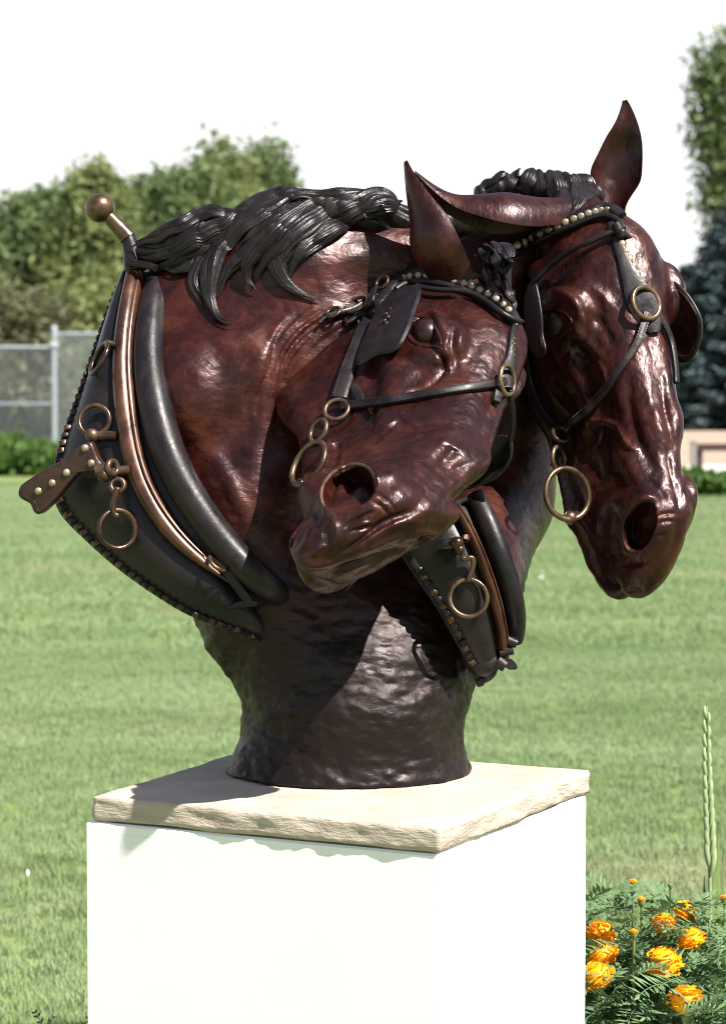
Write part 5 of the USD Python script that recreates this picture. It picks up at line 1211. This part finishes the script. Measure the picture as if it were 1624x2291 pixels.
def bend(a, b, r0, r1, g, n=8, sag=0.02):
    t = np.linspace(0, 1, n)[:, None]; X = a + (b - a) * t + np.array([g.uniform(-sag, sag), g.uniform(-sag, sag), 0]) * np.sin(np.pi * t)
    return sweep(X, np.repeat([[0.1, -1.0, 0.05]], n, 0), circle(7), np.linspace(r0, r1, n), np.linspace(r0, r1, n))


def marigold(seed, u, v, Y, r_px, label, kind='bloom', leaves_n=11, low=2290):
    g = np.random.default_rng(seed); head = P(u, v, Y); r_px *= 1.12; base = np.array([head[0] + g.uniform(-.05, .05), Y + g.uniform(-.02, .04), 0.0]); r = r_px * Y / F
    t = thing('marigold_plant', base, label, 'flower', 'marigolds in the flower bed beside the pedestal')
    obj('stem', bend(base, head - [0, 0, r * .6], 0.005, 0.0028, g), 'bud_green', t, smooth=50)
    cup = trimesh.creation.revolve(np.array([(0.0005, -1.25), (0.18, -1.2), (0.34, -0.7), (0.52, -0.15), (0.45, 0.0), (0.0005, 0.02)]) * [1, 1], sections=12)
    if kind == 'bloom':
        m = petal_head(seed, r); R = Rot.from_euler('xyz', [g.uniform(0.15, .6), g.uniform(-.3, .3), g.uniform(0, 6)]).as_matrix(); m.vertices = m.vertices @ R.T + head
        fl = obj('flower_head', m, 'petal', t, smooth=False); cup.apply_scale(r * 0.9); cup.apply_translation(head - [0, 0, r * .25]); obj('calyx', cup, 'bud_green', fl, smooth=40)
    else:
        cup = trimesh.creation.revolve(np.array([(0.0005, -1.3), (0.5, -1.1), (0.85, -0.4), (0.9, 0.3), (0.7, 0.6), (0.0005, 0.62)]), sections=12); cup.apply_scale(r); cup.apply_translation(head); bu = obj('bud', cup, 'bud_green', t, smooth=40)
        if kind == 'opening':
            m = petal_head(seed, r * 0.95, 0.6); m.apply_translation(head + [0, 0, r * .55]); obj('petals', m, 'petal', bu, smooth=False)
    for k in range(leaves_n):
        lv = g.uniform(max(v + 25, 2020), low); c = P(u + g.normal(0, 26), lv, Y + g.uniform(-.10, .10)); a = g.uniform(0, 6.283); L = g.uniform(.065, .11)
        f = np.clip(c[2] / head[2], .1, .97); p = base + (head - base) * f; d = np.array([math.cos(a), math.sin(a), g.uniform(.1, .9)])
        obj('leaf', pinnate(c, d, L, g), 'marigold_leaf', t, smooth=False)
    return t


FL = [(1535, 2240, 4.30, 37, 'large round orange marigold lowest on the right, near the bottom picture edge', 'bloom'), (1532, 2039, 4.55, 23, 'highest open orange marigold, a small flat bloom at the right', 'bloom'),
      (1485, 2069, 4.50, 27, 'orange marigold just left of the highest open bloom', 'bloom'), (1545, 2103, 4.45, 30, 'reddish orange marigold half hidden behind leaves below the highest bloom', 'bloom'),
      (1482, 2156, 4.40, 38, 'large ragged orange marigold crossed by leaves in the middle of the bed', 'bloom'), (1343, 2091, 4.50, 33, 'topmost of the three marigolds cut off by the pedestal edge', 'bloom'),
      (1350, 2142, 4.46, 33, 'middle one of the three marigolds beside the pedestal edge', 'bloom'), (1336, 2186, 4.42, 36, 'lowest and brightest of the three marigolds beside the pedestal edge', 'bloom'),
      (1416, 1978, 4.62, 9, 'tall marigold bud just opening orange, the highest bud left of the blooms', 'opening'), (1435, 2018, 4.56, 9, 'orange tipped marigold bud on a stem just right of the highest bud', 'opening'),
      (1500, 1982, 4.64, 6, 'closed green marigold bud on a thin tall stem above the blooms', 'bud'), (1460, 2002, 4.62, 5, 'small closed green marigold bud between the orange tipped bud and the blooms', 'bud'),
      (1418, 2090, 4.40, 9, 'marigold bud with a pale yellow tip in front of the leaves, left of centre', 'opening'), (1621, 2014, 4.6, 9, 'orange marigold bud at the right picture edge', 'opening')]
for k, (u, v, Y, r, lab, kd) in enumerate(FL): marigold(200 + k, u, v, Y, r, lab, kd, leaves_n=13)
g = np.random.default_rng(77); ms = []
for k in range(620):
    v = 2330 - 330 * g.beta(1.3, 2.0) if g.random() < .75 else g.uniform(2250, 2400); u = g.uniform(1300, 1660); Y = 4.42 + 0.30 * g.random() - (v - 2150) * 0.0003
    if u < 1335: Y = max(Y, 4.30)
    a = g.uniform(0, 6.283); ms.append(pinnate(P(u, v, Y), np.array([math.cos(a), math.sin(a), g.uniform(0.1, 1.1)]), g.uniform(.06, .10), g, pairs=5))
obj('marigold_foliage', cat(ms), 'marigold_leaf', smooth=False, label='dense feathery green marigold leaves filling the flower bed', category='foliage', kind='stuff')
bed = sheet([(0.46, 3.9), (1.3, 3.9), (1.3, 5.0), (0.36, 5.0)], 0.012); plain('bed_soil', (0.05, 0.035, 0.025), rough=0.95, var=0.4, scale=30)
obj('flower_bed', bed, 'bed_soil', smooth=False, kind='structure')

# gladiolus spike
gY = 4.85; gb = P(1588, 2080, gY); gb = np.array([gb[0] + .01, gY, 0]); tipp = P(1581, 1600, gY)
gl = thing('gladiolus_plant', gb, 'tall pale green gladiolus flower spike with closed buds, right of the pedestal', 'plant')
X = spline(np.array([gb, P(1590, 2100, gY), P(1586, 1900, gY), P(1580, 1720, gY), P(1581, 1582, gY)]), n=40)
obj('stalk', sweep(X, np.repeat([[0, -1.0, 0]], 40, 0), circle(8), np.linspace(.007, .002, 40), np.linspace(.007, .002, 40)), 'gladiolus_green', gl, smooth=50)
for k in range(22):
    f = k / 21; v = 1960 - 350 * f; c = np.array([np.interp(v, *(lambda uv: (uv[::-1, 1], X[::-1, q]))(proj(X))) for q in range(3)]); s = -1 if k % 2 else 1; L = (0.075 - 0.045 * f); w = 0.0058 - 0.0024 * f
    n = 9; t = np.linspace(0, 1, n); Xb = c + np.c_[s * (0.0075 * np.sin(t * 2.2) + .001) * (1 - .4 * f), -0.004 - 0.004 * np.sin(t * 3), L * t]; ww = w * np.sin(np.pi * np.clip(t * .9 + .08, 0, 1)) ** .7 + .0006
    obj('bud', sweep(Xb, np.repeat([[s * .3, -1.0, 0]], n, 0), circle(9), ww, ww * .75), 'gladiolus_green', gl, smooth=50)
for k, (u0, u1, v1) in enumerate([(1592, 1598, 1880), (1600, 1606, 1840), (1584, 1575, 1960), (1610, 1618, 1900)]):
    a, b = P(u0, 2150, gY + .02 * k), P(u1, v1, gY + .02 * k); a2 = np.array([a[0], a[1], 0]); n = 14; t = np.linspace(0, 1, n); Xl = a2 + (b - a2) * t[:, None]
    obj('leaf', sweep(Xl, np.repeat([[0.4, -1.0, 0]], n, 0), np.array([(-.5, 0), (0, .5), (.5, 0), (0, -.5)]), 0.026 * np.sin(np.pi * (0.5 + 0.5 * t)) ** .7 + .001, 0.004), 'bud_green', gl, smooth=40)

# small dark plants at the lower left edge
for k, (u, v, Y, lab) in enumerate([(95, 2268, 4.5, 'dark green plant tip at the bottom left picture edge'), (212, 2280, 4.35, 'dark green plant tip just left of the pedestal at the bottom edge')]):
    g = np.random.default_rng(300 + k); top_ = P(u, v, Y); base = np.array([top_[0], Y, 0]); t = thing('small_plant', base, lab, 'plant')
    obj('stem', bend(base, top_ - [0, 0, .03], .004, .002, g), 'leaf_deep', t, smooth=50)
    for q in range(7):
        a = g.uniform(0, 6.28); obj('leaf', pinnate(top_ - [0, 0, .03 + .01 * q], np.array([math.cos(a), math.sin(a), 1.6]), .05, g, wid=.2, pairs=3), 'leaf_deep', t, smooth=False)

# white specks on the lawn
yq = 1.65 * F / (1298 - 890); c = P(1211, 1298, yq); m = trimesh.creation.icosphere(2, 0.022); m.apply_scale([1, 1, .8]); m.apply_translation([c[0], yq, .018])
obj('white_pebble', m, 'chalk', smooth=True, label='small white pebble on the far lawn right of the collar', category='pebble')
yq = 1.65 * F / (1992 - 890); c = P(62, 1992, yq); m = trimesh.creation.icosphere(2, 0.006); m.apply_scale([1, 1, 2.2]); m.apply_translation([c[0], yq, .042])
obj('white_feather', m, 'chalk', smooth=True, label='tiny white feather standing in the grass left of the pedestal', category='feather')
